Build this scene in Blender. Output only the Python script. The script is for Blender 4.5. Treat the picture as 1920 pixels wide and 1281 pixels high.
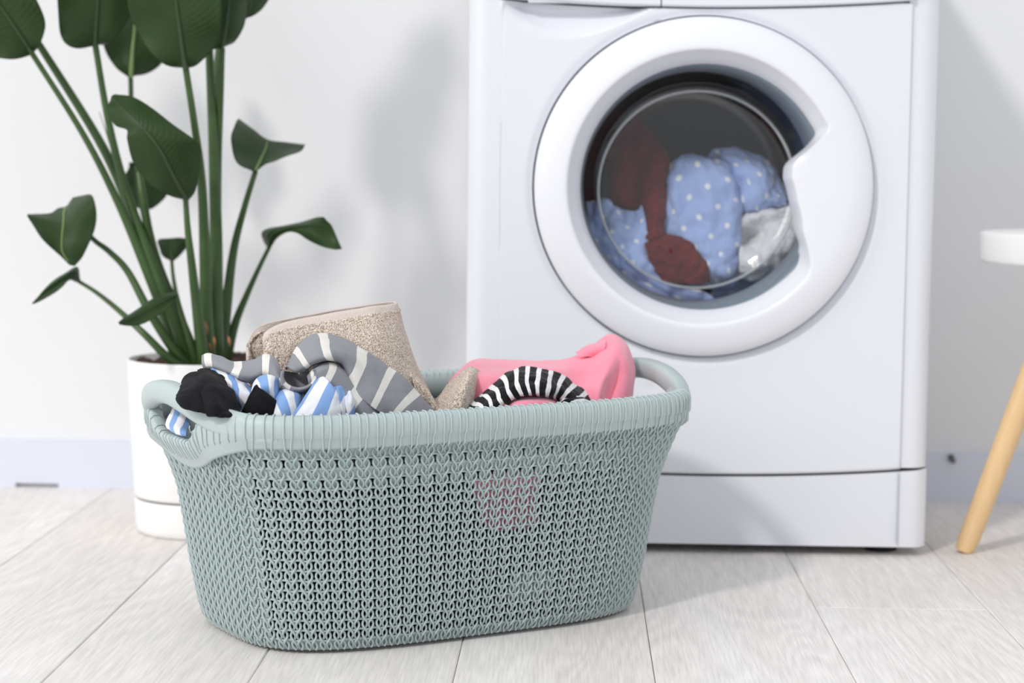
import bpy, bmesh, math, random
import numpy as np
from mathutils import Matrix, Vector, noise
random.seed(4)
rng = np.random.default_rng(7)
for o in list(bpy.data.objects):
    bpy.data.objects.remove(o, do_unlink=True)
scene = bpy.context.scene
col = scene.collection

# ------------------------------------------------------------------ camera
IW, IH, F = 1920, 1281, 3733.0
YAW, PITCH, ROLL, CAMH = 0.03018, 0.08745, 0.01120, 0.4857
cy, sy = math.cos(YAW), math.sin(YAW)
FW = np.array([-sy*math.cos(PITCH), cy*math.cos(PITCH), -math.sin(PITCH)])
r0 = np.array([cy, sy, 0.0]); u0 = np.cross(r0, FW)
RT = math.cos(ROLL)*r0 + math.sin(ROLL)*u0
UP = -math.sin(ROLL)*r0 + math.cos(ROLL)*u0
cam_d = bpy.data.cameras.new('camera'); cam = bpy.data.objects.new('camera', cam_d); col.objects.link(cam)
cam.matrix_world = Matrix(((RT[0], UP[0], -FW[0], 0), (RT[1], UP[1], -FW[1], 0), (RT[2], UP[2], -FW[2], CAMH), (0, 0, 0, 1)))
cam_d.sensor_width = 36; cam_d.lens = 36*F/IW; cam_d.clip_start = .05
cam_d.dof.use_dof = True; cam_d.dof.focus_distance = 2.02; cam_d.dof.aperture_fstop = 4.6
scene.camera = cam

# ------------------------------------------------------------------ light
world = bpy.data.worlds.new('world'); scene.world = world; world.use_nodes = True
bg = world.node_tree.nodes['Background']; bg.inputs[0].default_value = (.93, .96, 1, 1); bg.inputs[1].default_value = .72
sun_d = bpy.data.lights.new('sun', 'SUN'); sun = bpy.data.objects.new('sun', sun_d); col.objects.link(sun)
sun_d.energy = 1.05; sun_d.angle = math.radians(5); sun_d.color = (1, .975, .94)
sd = Vector((.50, .80, -.72)).normalized()
sun.rotation_euler = sd.to_track_quat('-Z', 'Y').to_euler(); sun.location = (-2, -2, 3)
win_d = bpy.data.lights.new('window_light', 'AREA'); win = bpy.data.objects.new('window_light', win_d); col.objects.link(win)
win_d.shape = 'RECTANGLE'; win_d.size = 1.2; win_d.size_y = 1.3; win_d.energy = 24; win_d.color = (1, .99, .98)
win.location = (-2.9, .55, 1.75)
win.rotation_euler = (Vector((-.1, 2.2, .2)) - Vector(win.location)).to_track_quat('-Z', 'Y').to_euler()
vs = scene.view_settings
vs.view_transform = 'Standard'; vs.look = 'None'; vs.gamma = 1; vs.use_curve_mapping = False; vs.exposure = 0.14

# ------------------------------------------------------------------ helpers
def at(px, py, Y):
    v = FW + RT*(px-IW/2)/F + UP*(IH/2-py)/F
    t = Y/v[1]
    return np.array([v[0]*t, Y, CAMH+v[2]*t])
def lin(r, g, b):
    f = lambda c: (c/255/12.92) if c/255 <= .04045 else ((c/255+.055)/1.055)**2.4
    return (f(r), f(g), f(b), 1)
def new_mat(name):
    m = bpy.data.materials.new(name); m.use_nodes = True
    nt = m.node_tree; b = nt.nodes['Principled BSDF']
    return m, nt, b
def mat(name, c, rough=.5, metal=0, spec=.5, noise_amt=0, noise_scale=40, bump=0, bump_scale=400, sheen=0, coat=0, sss=0):
    m, nt, b = new_mat(name)
    b.inputs['Base Color'].default_value = c; b.inputs['Roughness'].default_value = rough
    b.inputs['Metallic'].default_value = metal; b.inputs['Specular IOR Level'].default_value = spec
    b.inputs['Sheen Weight'].default_value = sheen; b.inputs['Coat Weight'].default_value = coat
    tc = nt.nodes.new('ShaderNodeTexCoord')
    if noise_amt:
        n = nt.nodes.new('ShaderNodeTexNoise'); n.inputs['Scale'].default_value = noise_scale; n.inputs['Detail'].default_value = 5
        nt.links.new(tc.outputs['Object'], n.inputs['Vector'])
        mr = nt.nodes.new('ShaderNodeMapRange'); mr.inputs[1].default_value = .3; mr.inputs[2].default_value = .7
        mr.inputs[3].default_value = 1-noise_amt; mr.inputs[4].default_value = 1+noise_amt
        nt.links.new(n.outputs['Fac'], mr.inputs[0])
        mx = nt.nodes.new('ShaderNodeVectorMath'); mx.operation = 'SCALE'; mx.inputs[0].default_value = c[:3]
        nt.links.new(mr.outputs[0], mx.inputs['Scale']); nt.links.new(mx.outputs[0], b.inputs['Base Color'])
    if bump:
        n = nt.nodes.new('ShaderNodeTexNoise'); n.inputs['Scale'].default_value = bump_scale; n.inputs['Detail'].default_value = 3
        nt.links.new(tc.outputs['Object'], n.inputs['Vector'])
        bp = nt.nodes.new('ShaderNodeBump'); bp.inputs['Strength'].default_value = bump; bp.inputs['Distance'].default_value = .002
        nt.links.new(n.outputs['Fac'], bp.inputs['Height']); nt.links.new(bp.outputs[0], b.inputs['Normal'])
    return m
def tag(o, label, cat, group=None):
    o['label'] = label; o['category'] = cat
    if group: o['group'] = group
    return o
def empty(name, loc, label, cat):
    o = bpy.data.objects.new(name, None); col.objects.link(o); o.location = loc; o.empty_display_size = .05
    return tag(o, label, cat)
def mesh(name, V, Fs, m, parent=None, smooth=True, uv=None, structure=False, matrix=None):
    V = np.asarray(V, float)
    me = bpy.data.meshes.new(name); me.from_pydata(V.tolist(), [], Fs if isinstance(Fs, list) else Fs.tolist())
    if uv is not None:
        l = me.uv_layers.new(name='UVMap'); idx = np.empty(len(me.loops), np.int32); me.loops.foreach_get('vertex_index', idx)
        l.data.foreach_set('uv', np.asarray(uv, np.float32)[idx].ravel())
    if smooth: me.polygons.foreach_set('use_smooth', [True]*len(me.polygons))
    me.materials.append(m); me.update()
    o = bpy.data.objects.new(name, me); col.objects.link(o)
    if parent is not None: attach(o, parent)
    if structure: o['kind'] = 'structure'
    return o
def attach(o, parent):
    # vertices are given in world space; keep them there under a moved parent
    bpy.context.view_layer.update() if False else None
    o.parent = parent
    o.matrix_parent_inverse = world_of(parent).inverted()
def world_of(o):
    m = Matrix.LocRotScale(o.location, o.rotation_euler, o.scale)
    if o.parent: m = world_of(o.parent) @ o.matrix_parent_inverse @ m
    return m
def grid_faces(nr, nc, wrap_c=False, wrap_r=False):
    r = np.arange(nr if wrap_r else nr-1); c = np.arange(nc if wrap_c else nc-1)
    R_, C_ = np.meshgrid(r, c, indexing='ij'); R2 = (R_+1) % nr; C2 = (C_+1) % nc
    return np.stack([R_*nc+C_, R_*nc+C2, R2*nc+C2, R2*nc+C_], -1).reshape(-1, 4)
def cr(P, n, closed=False):
    """Catmull-Rom resample along axis 0 to n points"""
    P = np.asarray(P, float); k = len(P)
    if k == 2: 
        t = np.linspace(0, 1, n).reshape((-1,)+(1,)*(P.ndim-1)); return P[0]*(1-t)+P[1]*t
    if closed:
        t = np.arange(n)/n*k; i = np.floor(t).astype(int) % k
        g = lambda d: P[(i+d) % k]
    else:
        t = np.linspace(0, k-1, n); i = np.minimum(np.floor(t).astype(int), k-2)
        E = np.concatenate([[2*P[0]-P[1]], P, [2*P[-1]-P[-2]]]); g = lambda d: E[i+d+1]
    s = (t-np.floor(t)) if closed else (t-i)
    s = s.reshape((-1,)+(1,)*(P.ndim-1))
    a, b, c_, d = g(-1), g(0), g(1), g(2)
    return .5*((2*b)+(-a+c_)*s+(2*a-5*b+4*c_-d)*s**2+(-a+3*b-3*c_+d)*s**3)
def tube(path, rad, sides=8, cap=True, flat=1.0, ref=None):
    path = np.asarray(path, float); n = len(path); rad = np.broadcast_to(np.asarray(rad, float), (n,))
    T = np.gradient(path, axis=0); T /= np.linalg.norm(T, axis=1)[:, None]+1e-12
    ref = np.array(ref if ref is not None else [0, 0, 1.0])
    if abs((T@ref)).max() > .97: ref = np.array([1.0, 0, 0]) if abs((T@np.array([1., 0, 0]))).max() < .97 else np.array([0, 1., 0])
    A = np.cross(T, ref); A /= np.linalg.norm(A, axis=1)[:, None]; B = np.cross(T, A)
    ang = np.arange(sides)/sides*2*np.pi
    V = path[:, None]+rad[:, None, None]*(np.cos(ang)[None, :, None]*A[:, None]+flat*np.sin(ang)[None, :, None]*B[:, None])
    Fs = grid_faces(n, sides, wrap_c=True).tolist()
    if cap: Fs += [list(range(sides)), list(range((n-1)*sides, n*sides))[::-1]]
    return V.reshape(-1, 3), Fs
def join(parts):
    V = []; Fs = []; k = 0
    for v, f in parts:
        V.append(np.asarray(v, float)); f = f if isinstance(f, list) else f.tolist()
        Fs += [[i+k for i in q] for q in f]; k += len(v)
    return np.concatenate(V), Fs
def box(x0, x1, y0, y1, z0, z1):
    V = [(x, y, z) for x in (x0, x1) for y in (y0, y1) for z in (z0, z1)]
    return np.array(V, float), [[0, 1, 3, 2], [4, 6, 7, 5], [0, 4, 5, 1], [2, 3, 7, 6], [0, 2, 6, 4], [1, 5, 7, 3]]
def bevel(o, w, seg=2):
    b = o.modifiers.new('bevel', 'BEVEL'); b.width = w; b.segments = seg; b.limit_method = 'ANGLE'; b.angle_limit = math.radians(40)
    return o
def solidify(o, t, offset=0):
    s = o.modifiers.new('thickness', 'SOLIDIFY'); s.thickness = t; s.offset = offset
    return o
def lathe_y(profile, cx, cz, seg=128, rfun=None):
    """profile of (r, Y); axis along Y through (cx, cz)"""
    th = np.arange(seg)/seg*2*np.pi
    V = np.array([[(cx+(rfun(i, t) if rfun else r)*math.cos(t), y, cz+(rfun(i, t) if rfun else r)*math.sin(t)) for t in th] for i, (r, y) in enumerate(profile)])
    return V.reshape(-1, 3), grid_faces(len(profile), seg, wrap_c=True).tolist()
def lathe_z(profile, cx, cy_, seg=96):
    th = np.arange(seg)/seg*2*np.pi
    V = np.array([[(cx+r*math.cos(t), cy_+r*math.sin(t), z) for t in th] for (r, z) in profile])
    return V.reshape(-1, 3), grid_faces(len(profile), seg, wrap_c=True).tolist()

# ------------------------------------------------------------------ setting
WALL_Y = 2.9386
# floor material: pale limed oak, grain along the plank (object Y)
def floor_mat():
    m, nt, b = new_mat('limed_oak'); N, L = nt.nodes, nt.links
    tc = N.new('ShaderNodeTexCoord'); oi = N.new('ShaderNodeObjectInfo')
    off = N.new('ShaderNodeVectorMath'); off.operation = 'SCALE'; off.inputs[0].default_value = (7.3, 11.1, 0)
    L.new(oi.outputs['Random'], off.inputs['Scale'])
    add = N.new('ShaderNodeVectorMath'); L.new(tc.outputs['Object'], add.inputs[0]); L.new(off.outputs[0], add.inputs[1])
    mp = N.new('ShaderNodeMapping'); mp.inputs['Scale'].default_value = (1, .13, 1); L.new(add.outputs[0], mp.inputs[0])
    # broad cathedral figure
    n1 = N.new('ShaderNodeTexNoise'); n1.inputs['Scale'].default_value = 7; n1.inputs['Detail'].default_value = 2; L.new(mp.outputs[0], n1.inputs['Vector'])
    mul = N.new('ShaderNodeMath'); mul.operation = 'MULTIPLY'; mul.inputs[1].default_value = 26; L.new(n1.outputs['Fac'], mul.inputs[0])
    sn = N.new('ShaderNodeMath'); sn.operation = 'SINE'; 
    m6 = N.new('ShaderNodeMath'); m6.operation = 'MULTIPLY'; m6.inputs[1].default_value = 6.283; L.new(mul.outputs[0], m6.inputs[0]); L.new(m6.outputs[0], sn.inputs[0])
    # fine fibres
    mp2 = N.new('ShaderNodeMapping'); mp2.inputs['Scale'].default_value = (1, .035, 1); L.new(add.outputs[0], mp2.inputs[0])
    n2 = N.new('ShaderNodeTexNoise'); n2.inputs['Scale'].default_value = 420; n2.inputs['Detail'].default_value = 3; L.new(mp2.outputs[0], n2.inputs['Vector'])
    n3 = N.new('ShaderNodeTexNoise'); n3.inputs['Scale'].default_value = 5; n3.inputs['Detail'].default_value = 4; L.new(mp.outputs[0], n3.inputs['Vector'])
    def mr(src, a, b_, lo, hi):
        q = N.new('ShaderNodeMapRange'); q.inputs[1].default_value = a; q.inputs[2].default_value = b_; q.inputs[3].default_value = lo; q.inputs[4].default_value = hi
        L.new(src, q.inputs[0]); return q.outputs[0]
    def mulv(a, b_):
        q = N.new('ShaderNodeMath'); q.operation = 'MULTIPLY'; L.new(a, q.inputs[0]); L.new(b_, q.inputs[1]); return q.outputs[0]
    v = mulv(mulv(mr(sn.outputs[0], -1, 1, .95, 1.015), mr(n2.outputs['Fac'], .3, .62, .86, 1.03)), mr(n3.outputs['Fac'], .3, .7, .95, 1.04))
    v = mulv(v, mr(oi.outputs['Random'], 0, 1, .985, 1.015))
    ramp = N.new('ShaderNodeMix'); ramp.data_type = 'RGBA'; ramp.inputs[6].default_value = lin(239, 232, 227); ramp.inputs[7].default_value = lin(243, 240, 238)
    L.new(mr(n3.outputs['Fac'], .35, .65, 0, 1), ramp.inputs[0])
    sc = N.new('ShaderNodeVectorMath'); sc.operation = 'SCALE'; L.new(ramp.outputs[2], sc.inputs[0]); L.new(v, sc.inputs['Scale'])
    L.new(sc.outputs[0], b.inputs['Base Color']); b.inputs['Roughness'].default_value = .5; b.inputs['Specular IOR Level'].default_value = .3
    bp = N.new('ShaderNodeBump'); bp.inputs['Strength'].default_value = .18; bp.inputs['Distance'].default_value = .0006
    L.new(n2.outputs['Fac'], bp.inputs['Height']); L.new(bp.outputs[0], b.inputs['Normal'])
    return m
M_floor = floor_mat()
M_sub = mat('joint_dark', lin(150, 146, 142), .9)
M_wall = mat('wall_paint', lin(235, 235, 236), .85, noise_amt=.01, noise_scale=3, bump=.05, bump_scale=220)
M_board = mat('baseboard_paint', lin(222, 226, 238), .45)
M_dark = mat('dark_gap', lin(60, 58, 58), .8)

fl = mesh('floor', *box(-1.9, 1.9, .7, WALL_Y+.1, -.03, -.0072), M_sub, structure=True, smooth=False)
x0, pw = -.6802-.004, .192
plank_cache = {}
def plank(x, ya, yb):
    L_ = round(yb-ya, 4)
    if L_ not in plank_cache:
        g, e, t = .0004, .0011, .007
        w = pw/2-g; l = L_/2-g
        V = []
        for (ww, ll, z) in ((w, l, -t), (w, l, -e), (w-e, l-e, 0)):
            V += [(-ww, -ll, z), (ww, -ll, z), (ww, ll, z), (-ww, ll, z)]
        Fs = [[8, 9, 10, 11]] + [[a*4+i, a*4+(i+1) % 4, a*4+4+(i+1) % 4, a*4+4+i] for a in (0, 1) for i in range(4)]
        me = bpy.data.meshes.new('plank'); me.from_pydata(V, [], Fs); me.materials.append(M_floor); plank_cache[L_] = me
    o = bpy.data.objects.new('plank', plank_cache[L_]); col.objects.link(o)
    o.location = (x+pw/2, (ya+yb)/2, 0); o.parent = fl
joints = {-6: [1.6], -5: [2.2], -4: [1.5], -3: [2.3], -2: [1.3], -1: [1.55], 0: [1.45], 1: [1.35], 2: [2.42], 3: [1.30], 4: [2.62], 5: [2.198], 6: [1.5], 7: [2.4], 8: [1.7], 9: [2.1], 10: [1.4], 11: [2.0], 12: [1.6]}
for i, js in joints.items():
    ys = [.7]+js+[WALL_Y]
    for a, b in zip(ys[:-1], ys[1:]): plank(x0+i*pw, a, b)

mesh('wall_back', *box(-1.9, 1.9, WALL_Y, WALL_Y+.1, -.01, 2.6), M_wall, structure=True, smooth=False)
bb = mesh('baseboard_back', *join([box(-1.9, -.83, WALL_Y-.012, WALL_Y, .0, .072), box(-.83, -.765, WALL_Y-.012, WALL_Y, .006, .072), box(-.765, 1.9, WALL_Y-.012, WALL_Y, .0, .072)]), M_board, structure=True, smooth=False)
pz = at(1783, 857, WALL_Y-.012)
mesh('cable_clip', *join([box(pz[0]-.004, pz[0]+.003, WALL_Y-.018, WALL_Y-.012, pz[2]-.005, pz[2]+.004), box(pz[0]-.0005, pz[0]+.005, WALL_Y-.022, WALL_Y-.012, pz[2]-.008, pz[2]-.001)]), mat('clip_grey', lin(105, 105, 110), .5), bb, smooth=False)

# ------------------------------------------------------------------ washing machine
MY = 2.4934                         # front plane
MX0, MX1 = -.1345, .4515
MXC = (MX0+MX1)/2
M_white = mat('white_enamel', lin(230, 232, 238), .32, spec=.5)
M_door = mat('white_door_plastic', lin(238, 239, 245), .28, spec=.5)
M_rubber = mat('grey_rubber', lin(140, 146, 152), .45)
M_steel = mat('drum_steel', lin(120, 118, 118), .35, metal=.85)
M_foot = mat('foot_black', lin(28, 28, 28), .7)
wm = empty('washing_machine', (MXC, MY+.17, 0), 'white front-loading washing machine with round glass door against the wall', 'washing machine')
ZT = .85
BACK = WALL_Y-.02
def xsection(off):                  # plan outline of the cabinet, front corners rounded, open at the front middle
    r = .026; pts = []
    pts += [(MX0, BACK)]
    for a in np.linspace(math.pi, 1.5*math.pi, 9): pts.append((MX0+r+r*math.cos(a), MY+.006+r+r*math.sin(a)))
    pts.append((MX0+.0405, MY+.0055)); pts.append((MX0+.0412, MY+.03))
    return pts
left = xsection(0); right = [(2*MXC-x, y) for x, y in left]
def extrude(pts, z0, z1):
    n = len(pts); V = [(x, y, z) for z in (z0, z1) for x, y in pts]
    return np.array(V), grid_faces(2, n).tolist()
def bottom_z(x): return .1005+.0115*((x-.17)/.28)**2
cab = mesh('cabinet', *join([extrude(left, .1135, ZT), extrude(right, .1135, ZT), box(MX0, MX1, BACK-.006, BACK, .03, ZT-.002), box(MX0, MX1, MY+.02, BACK, ZT-.012, ZT-.004), box(MX0+.001, MX1-.001, MY+.04, BACK, .03, .045),
     box(MX0+.001, MX0+.005, MY+.045, BACK, .02, .12), box(MX1-.005, MX1-.001, MY+.045, BACK, .02, .12)]), M_white, wm)
es = cab.modifiers.new('split', 'EDGE_SPLIT'); es.split_angle = math.radians(35)
# front panel: polar grid around the door opening
DX, DZ = .1605, .4630; DR = .2102
PX0, PX1 = MX0+.0400, MX1-.0360
def top_z(x): return .6835+.010*((x-.16)/.25)**2
def bowY(x, z): return MY+.0025-.007*(1-((x-MXC)/.26)**2)
def dimple(x, z):
    # finger recess under the detergent drawer
    s = max(0, 1-((x-.005)/.098)**2)
    if s <= 0: return 0
    lo = .690-.044*s*(1+.35*(-(x-.005)/.098))
    t = (z-lo)/(.688-lo+1e-6)
    if t <= 0: return 0
    return .022*min(1, t*1.35)**1.2*min(1, s*2.2)
V = []; nseg = 240; rows = 46
for j in range(rows):
    s = (j/(rows-1))
    for i in range(nseg):
        t = 2*math.pi*i/nseg; c_, s_ = math.cos(t), math.sin(t)
        cand = []
        if c_ > 1e-9: cand.append((PX1-DX)/c_)
        if c_ < -1e-9: cand.append((PX0-DX)/c_)
        if s_ > 1e-9:
            q = (top_z(DX)-DZ)/s_
            for _ in range(6): q = (top_z(min(max(DX+q*c_, PX0), PX1))-DZ)/s_
            cand.append(q)
        if s_ < -1e-9:
            q = (.1030-DZ)/s_
            for _ in range(6): q = (bottom_z(min(max(DX+q*c_, PX0), PX1))+.0022-DZ)/s_
            cand.append(q)
        rout = min(cand); rin = DR+.0026
        if j == 0: V.append((DX+rin*c_, MY+.02, DZ+rin*s_)); continue
        s2 = (j-1)/(rows-2)
        if j == rows-1: r = rout; dy = .012
        else: 
            s2 = (j-1)/(rows-3); r = rin+(rout-.0008-rin)*s2; dy = 0
        x, z = DX+r*c_, DZ+r*s_
        lip = .0045*math.exp(-((r-rin)/.006)**2)   # rolled edge of the opening
        V.append((x, bowY(x, z)+dy+dimple(x, z)+lip, z))
fp = mesh('front_panel', V, grid_faces(rows, nseg, wrap_c=True), M_white, wm)
# kick panel with curved top edge
V = []; nx = 60; 
prof = [(.0, .02), (.0, .004), (.0, .0), (.5, -.0005), (1., .0), (1., .003), (1., .02)]
for (tz, dy) in prof:
    for i in range(nx+1):
        x = MX0+.0005+(MX1-MX0-.001)*i/nx
        zt = bottom_z(x)-.0006; z = .0125+(zt-.0125)*tz
        e = min(x-MX0, MX1-x); cr_ = .02
        edge = cr_-math.sqrt(max(0, cr_**2-(max(0, cr_-e))**2))
        V.append((x, MY+.0035-.006*(1-((x-MXC)/.29)**2)*tz+dy+edge, z))
kp = mesh('kick_panel', V, grid_faces(len(prof), nx+1), M_white, wm)
es = kp.modifiers.new('split', 'EDGE_SPLIT'); es.split_angle = math.radians(50)
gx = at(1683, 940, MY)[0]
mesh('panel_seam', *box(gx-.0006, gx+.0006, MY-.0012, MY+.004, .018, .108), mat('seam_grey', lin(196, 198, 206), .5), kp, smooth=False)
# control panel and detergent drawer, just reaching into the frame
def fascia(name, xa, xb, ztop, proud):
    V = []; n = 40; pr = [(0, .03), (0, .004), (.012, .0), (.5, 0), (1, .0), (1, .03)]
    for tz, dy in pr:
        for i in range(n+1):
            x = xa+(xb-xa)*i/n; zb = top_z(x)+.0015; z = zb+(ztop-zb)*tz
            V.append((x, bowY(x, z)-proud+dy, z))
    o = mesh(name, V, grid_faces(len(pr), n+1), M_white, wm)
    e = o.modifiers.new('split', 'EDGE_SPLIT'); e.split_angle = math.radians(50); return o
M_white_panel = M_white
dr = fascia('detergent_drawer', MX0+.042, .1035, .845, .006)
cpn = fascia('control_panel', .1050, MX1-.0365, .845, .006)
mesh('top_lid', *box(MX0-.002, MX1+.002, MY-.004, BACK, ZT-.004, ZT+.012), M_white, wm, smooth=False)
mesh('program_knob', *lathe_y([(.0, MY-.034), (.02, MY-.034), (.024, MY-.03), (.026, MY-.004), (.026, MY)], .30, .765, 48), M_door, cpn)
mesh('drawer_lip', *box(-.06, .08, MY-.004, MY+.02, .6895, .692), M_white, dr, smooth=False)
# door ring with handle plate on the right
_th = np.radians([-180, -60, -40, -36, -24, -8, 7, 14, 17.5, 26, 30, 60, 180]); _ri = np.array([250, 250, 249, 243, 199, 172, 160, 164, 172, 252, 250, 250, 250])/1487.
def rin_of(t):
    t = (t+math.pi) % (2*math.pi)-math.pi
    return float(np.interp(t, _th, _ri))
seg = 360
th = np.arange(seg)/seg*2*np.pi
RIN = np.array([rin_of(t) for t in th]); k = np.array([1, 2, 3, 2, 1.]); k /= k.sum()
RIN = sum(np.roll(RIN, d)*w for d, w in zip(range(-2, 3), k))
hand = np.clip((.168-RIN)/.02, 0, 1)
rowsR = []; rowsY = []
for r, y in [(DR, .016), (DR, -.0055), (DR-.0010, -.0090), (DR-.0032, -.0118), (.2035, -.0150), (.196, -.0185), (.187, -.0215), (.179, -.0235)]:
    rowsR.append(np.full(seg, r)); rowsY.append(np.full(seg, y))
for s in (.35, .7): rowsR.append(.179+(RIN+.004-.179)*s); rowsY.append(np.full(seg, -.0235-.001*s))
for dr_, y in [(.0026, -.0243), (.0008, -.0232), (-.0004, -.021)]: rowsR.append(RIN+dr_); rowsY.append(np.full(seg, y))
for s, y in [(.5, -.008), (.95, .003), (1.0, .02)]:
    rowsR.append(RIN-.0006-(.0155-.0095*hand)*s); rowsY.append(np.full(seg, y))
V = np.stack([np.stack([DX+r*np.cos(th), MY+.0+y-.0045*(1-((DX+r*np.cos(th)-MXC)/.26)**2), DZ+r*np.sin(th)], -1) for r, y in zip(rowsR, rowsY)])
door = mesh('door', V.reshape(-1, 3), grid_faces(len(rowsR), seg, wrap_c=True), M_door, wm)
es = door.modifiers.new('split', 'EDGE_SPLIT'); es.split_angle = math.radians(55)
# glass bowl
def glass_mat():
    m, nt, b = new_mat('door_glass'); N, L = nt.nodes, nt.links
    N.remove(b); out = N['Material Output']
    tr = N.new('ShaderNodeBsdfTransparent'); tr.inputs[0].default_value = (.93, .95, .96, 1)
    gl = N.new('ShaderNodeBsdfGlossy'); gl.inputs['Roughness'].default_value = .03
    lw = N.new('ShaderNodeLayerWeight'); lw.inputs[0].default_value = .5
    pw5 = N.new('ShaderNodeMath'); pw5.operation = 'POWER'; pw5.inputs[1].default_value = 5; L.new(lw.outputs['Facing'], pw5.inputs[0])
    fr = N.new('ShaderNodeMath'); fr.operation = 'MULTIPLY_ADD'; fr.inputs[1].default_value = .93; fr.inputs[2].default_value = .07; L.new(pw5.outputs[0], fr.inputs[0])
    mx = N.new('ShaderNodeMixShader'); L.new(fr.outputs[0], mx.inputs[0]); L.new(tr.outputs[0], mx.inputs[1]); L.new(gl.outputs[0], mx.inputs[2]); L.new(mx.outputs[0], out.inputs[0])
    return m
M_glass = glass_mat()
mesh('glass_bowl', *lathe_y([(.1535, MY+.004), (.1500, MY+.010), (.1440, MY+.028), (.1360, MY+.052), (.1315, MY+.068), (.1285, MY+.0745), (.1262, MY+.0785), (.1248, MY+.0752), (.1232, MY+.0792), (.11, MY+.081), (.06, MY+.083), (.0001, MY+.084)], DX-.003, DZ, 160), M_glass, door)
def edge_highlight_mat():  # refraction highlight of the bowl edge, put into a pale half-clear colour
    m, nt, b = new_mat('glass_edge_highlight'); N, L = nt.nodes, nt.links
    tr = N.new('ShaderNodeBsdfTransparent'); mx = N.new('ShaderNodeMixShader'); mx.inputs[0].default_value = .55
    b.inputs['Base Color'].default_value = lin(225, 228, 232); b.inputs['Roughness'].default_value = .2
    L.new(tr.outputs[0], mx.inputs[1]); L.new(b.outputs[0], mx.inputs[2]); L.new(mx.outputs[0], N['Material Output'].inputs[0]); return m
ring = np.array([(DX-.003+.1262*math.cos(t), MY+.0775, DZ-.004+.1262*math.sin(t)) for t in np.linspace(0, 2*math.pi, 161)])
mesh('glass_edge_highlight', *tube(ring, .0019, 8, cap=False, ref=[0, 1, 0]), edge_highlight_mat(), door)  # ring added to draw the bright arc along the bowl edge
mesh('glass_trim', *lathe_y([(.1555, MY-.002), (.1530, MY-.001), (.1500, MY+.004), (.1485, MY+.010)], DX-.003, DZ, 160), mat('trim_bluegrey', lin(120, 132, 142), .3), door)
mesh('door_gasket', *lathe_y([(.215, MY+.022), (.19, MY+.024), (.156, MY+.024), (.1515, MY+.03), (.146, MY+.045), (.1475, MY+.058), (.152, MY+.068), (.148, MY+.074), (.1465, MY+.085), (.151, MY+.092), (.165, MY+.096), (.205, MY+.10)], DX-.003, DZ, 160), M_rubber, wm)
drum = mesh('drum', *lathe_y([(.165, MY+.100), (.19, MY+.105), (.228, MY+.115), (.23, MY+.14), (.23, MY+.34), (.225, MY+.352), (.20, MY+.356), (.14, MY+.350), (.13, MY+.344), (.12, MY+.350), (.0001, MY+.353)], DX-.003, DZ, 128), M_steel, wm)
for a in (75, 195, 315):
    t = math.radians(a); rr = np.array([math.cos(t), 0, math.sin(t)]); tt = np.array([-math.sin(t), 0, math.cos(t)])
    c0 = np.array([DX, 0, DZ]); V = []
    for y in np.linspace(MY+.135, MY+.335, 8):
        e = math.sin(math.pi*min(max((y-MY-.125)/.22, .08), .95))**.4
        for w, h in [(-.035, 0), (-.02, .022), (0, .042), (.02, .022), (.035, 0)]:
            V.append(c0+rr*(.231-h*e)+tt*w+np.array([0, y, 0]))
    mesh('lifter', V, grid_faces(8, 5), mat('lifter_grey', lin(170, 168, 166), .4) if a == 75 else bpy.data.materials['lifter_grey'], drum)
for fx in (MX0+.05, MX1-.05):
    for fy in (MY+.055, BACK-.06):
        mesh('foot', *lathe_z([(.0001, 0), (.02, 0), (.021, .002), (.02, .008), (.011, .011), (.011, .05)], fx, fy, 24), M_foot, wm)

# ------------------------------------------------------------------ cloth tools
def fbm(V, scale, seed=0):
    return np.array([noise.fractal(Vector(v)*scale+Vector((seed, seed*1.7, seed*.3)), 1.0, 2.0, 3) for v in V])
def sheet(rows_, nr, nc, us=None, vs_=None, wr=.002, wscale=22, seed=1, depth=None):
    """tensor Catmull-Rom surface through rows of (px, py, Y) control points; returns verts, faces, uv"""
    P = np.array([[at(*q) for q in r] for r in rows_])
    k, n = P.shape[:2]
    us = np.array(us if us is not None else np.arange(n), float); vs_ = np.array(vs_ if vs_ is not None else np.arange(k), float)
    A = cr(P, nr); A = cr(A.transpose(1, 0, 2), nc).transpose(1, 0, 2)
    U = cr(us[:, None], nc)[:, 0]; Vv = cr(vs_[:, None], nr)[:, 0]
    uv = np.stack(np.broadcast_arrays(U[None, :], Vv[:, None]), -1).reshape(-1, 2)
    if wr:
        du = np.gradient(A, axis=1); dv = np.gradient(A, axis=0); N_ = np.cross(du, dv); N_ /= np.linalg.norm(N_, axis=2)[..., None]+1e-12
        d = fbm(A.reshape(-1, 3), wscale, seed).reshape(nr, nc)
        A = A+N_*(d*wr)[..., None]
    return A.reshape(-1, 3), grid_faces(nr, nc).tolist(), uv
def join_uv(parts):
    V, Fs = join([(v, f) for v, f, _ in parts]); return V, Fs, np.concatenate([u for _, _, u in parts])
def cloth(name, parts, m, label, cat, thick=.0025, parent=None):
    V, Fs, uv = join_uv(parts)
    o = mesh(name, V, Fs, m, parent, uv=uv); solidify(o, thick)
    if label: tag(o, label, cat)
    return o
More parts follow.
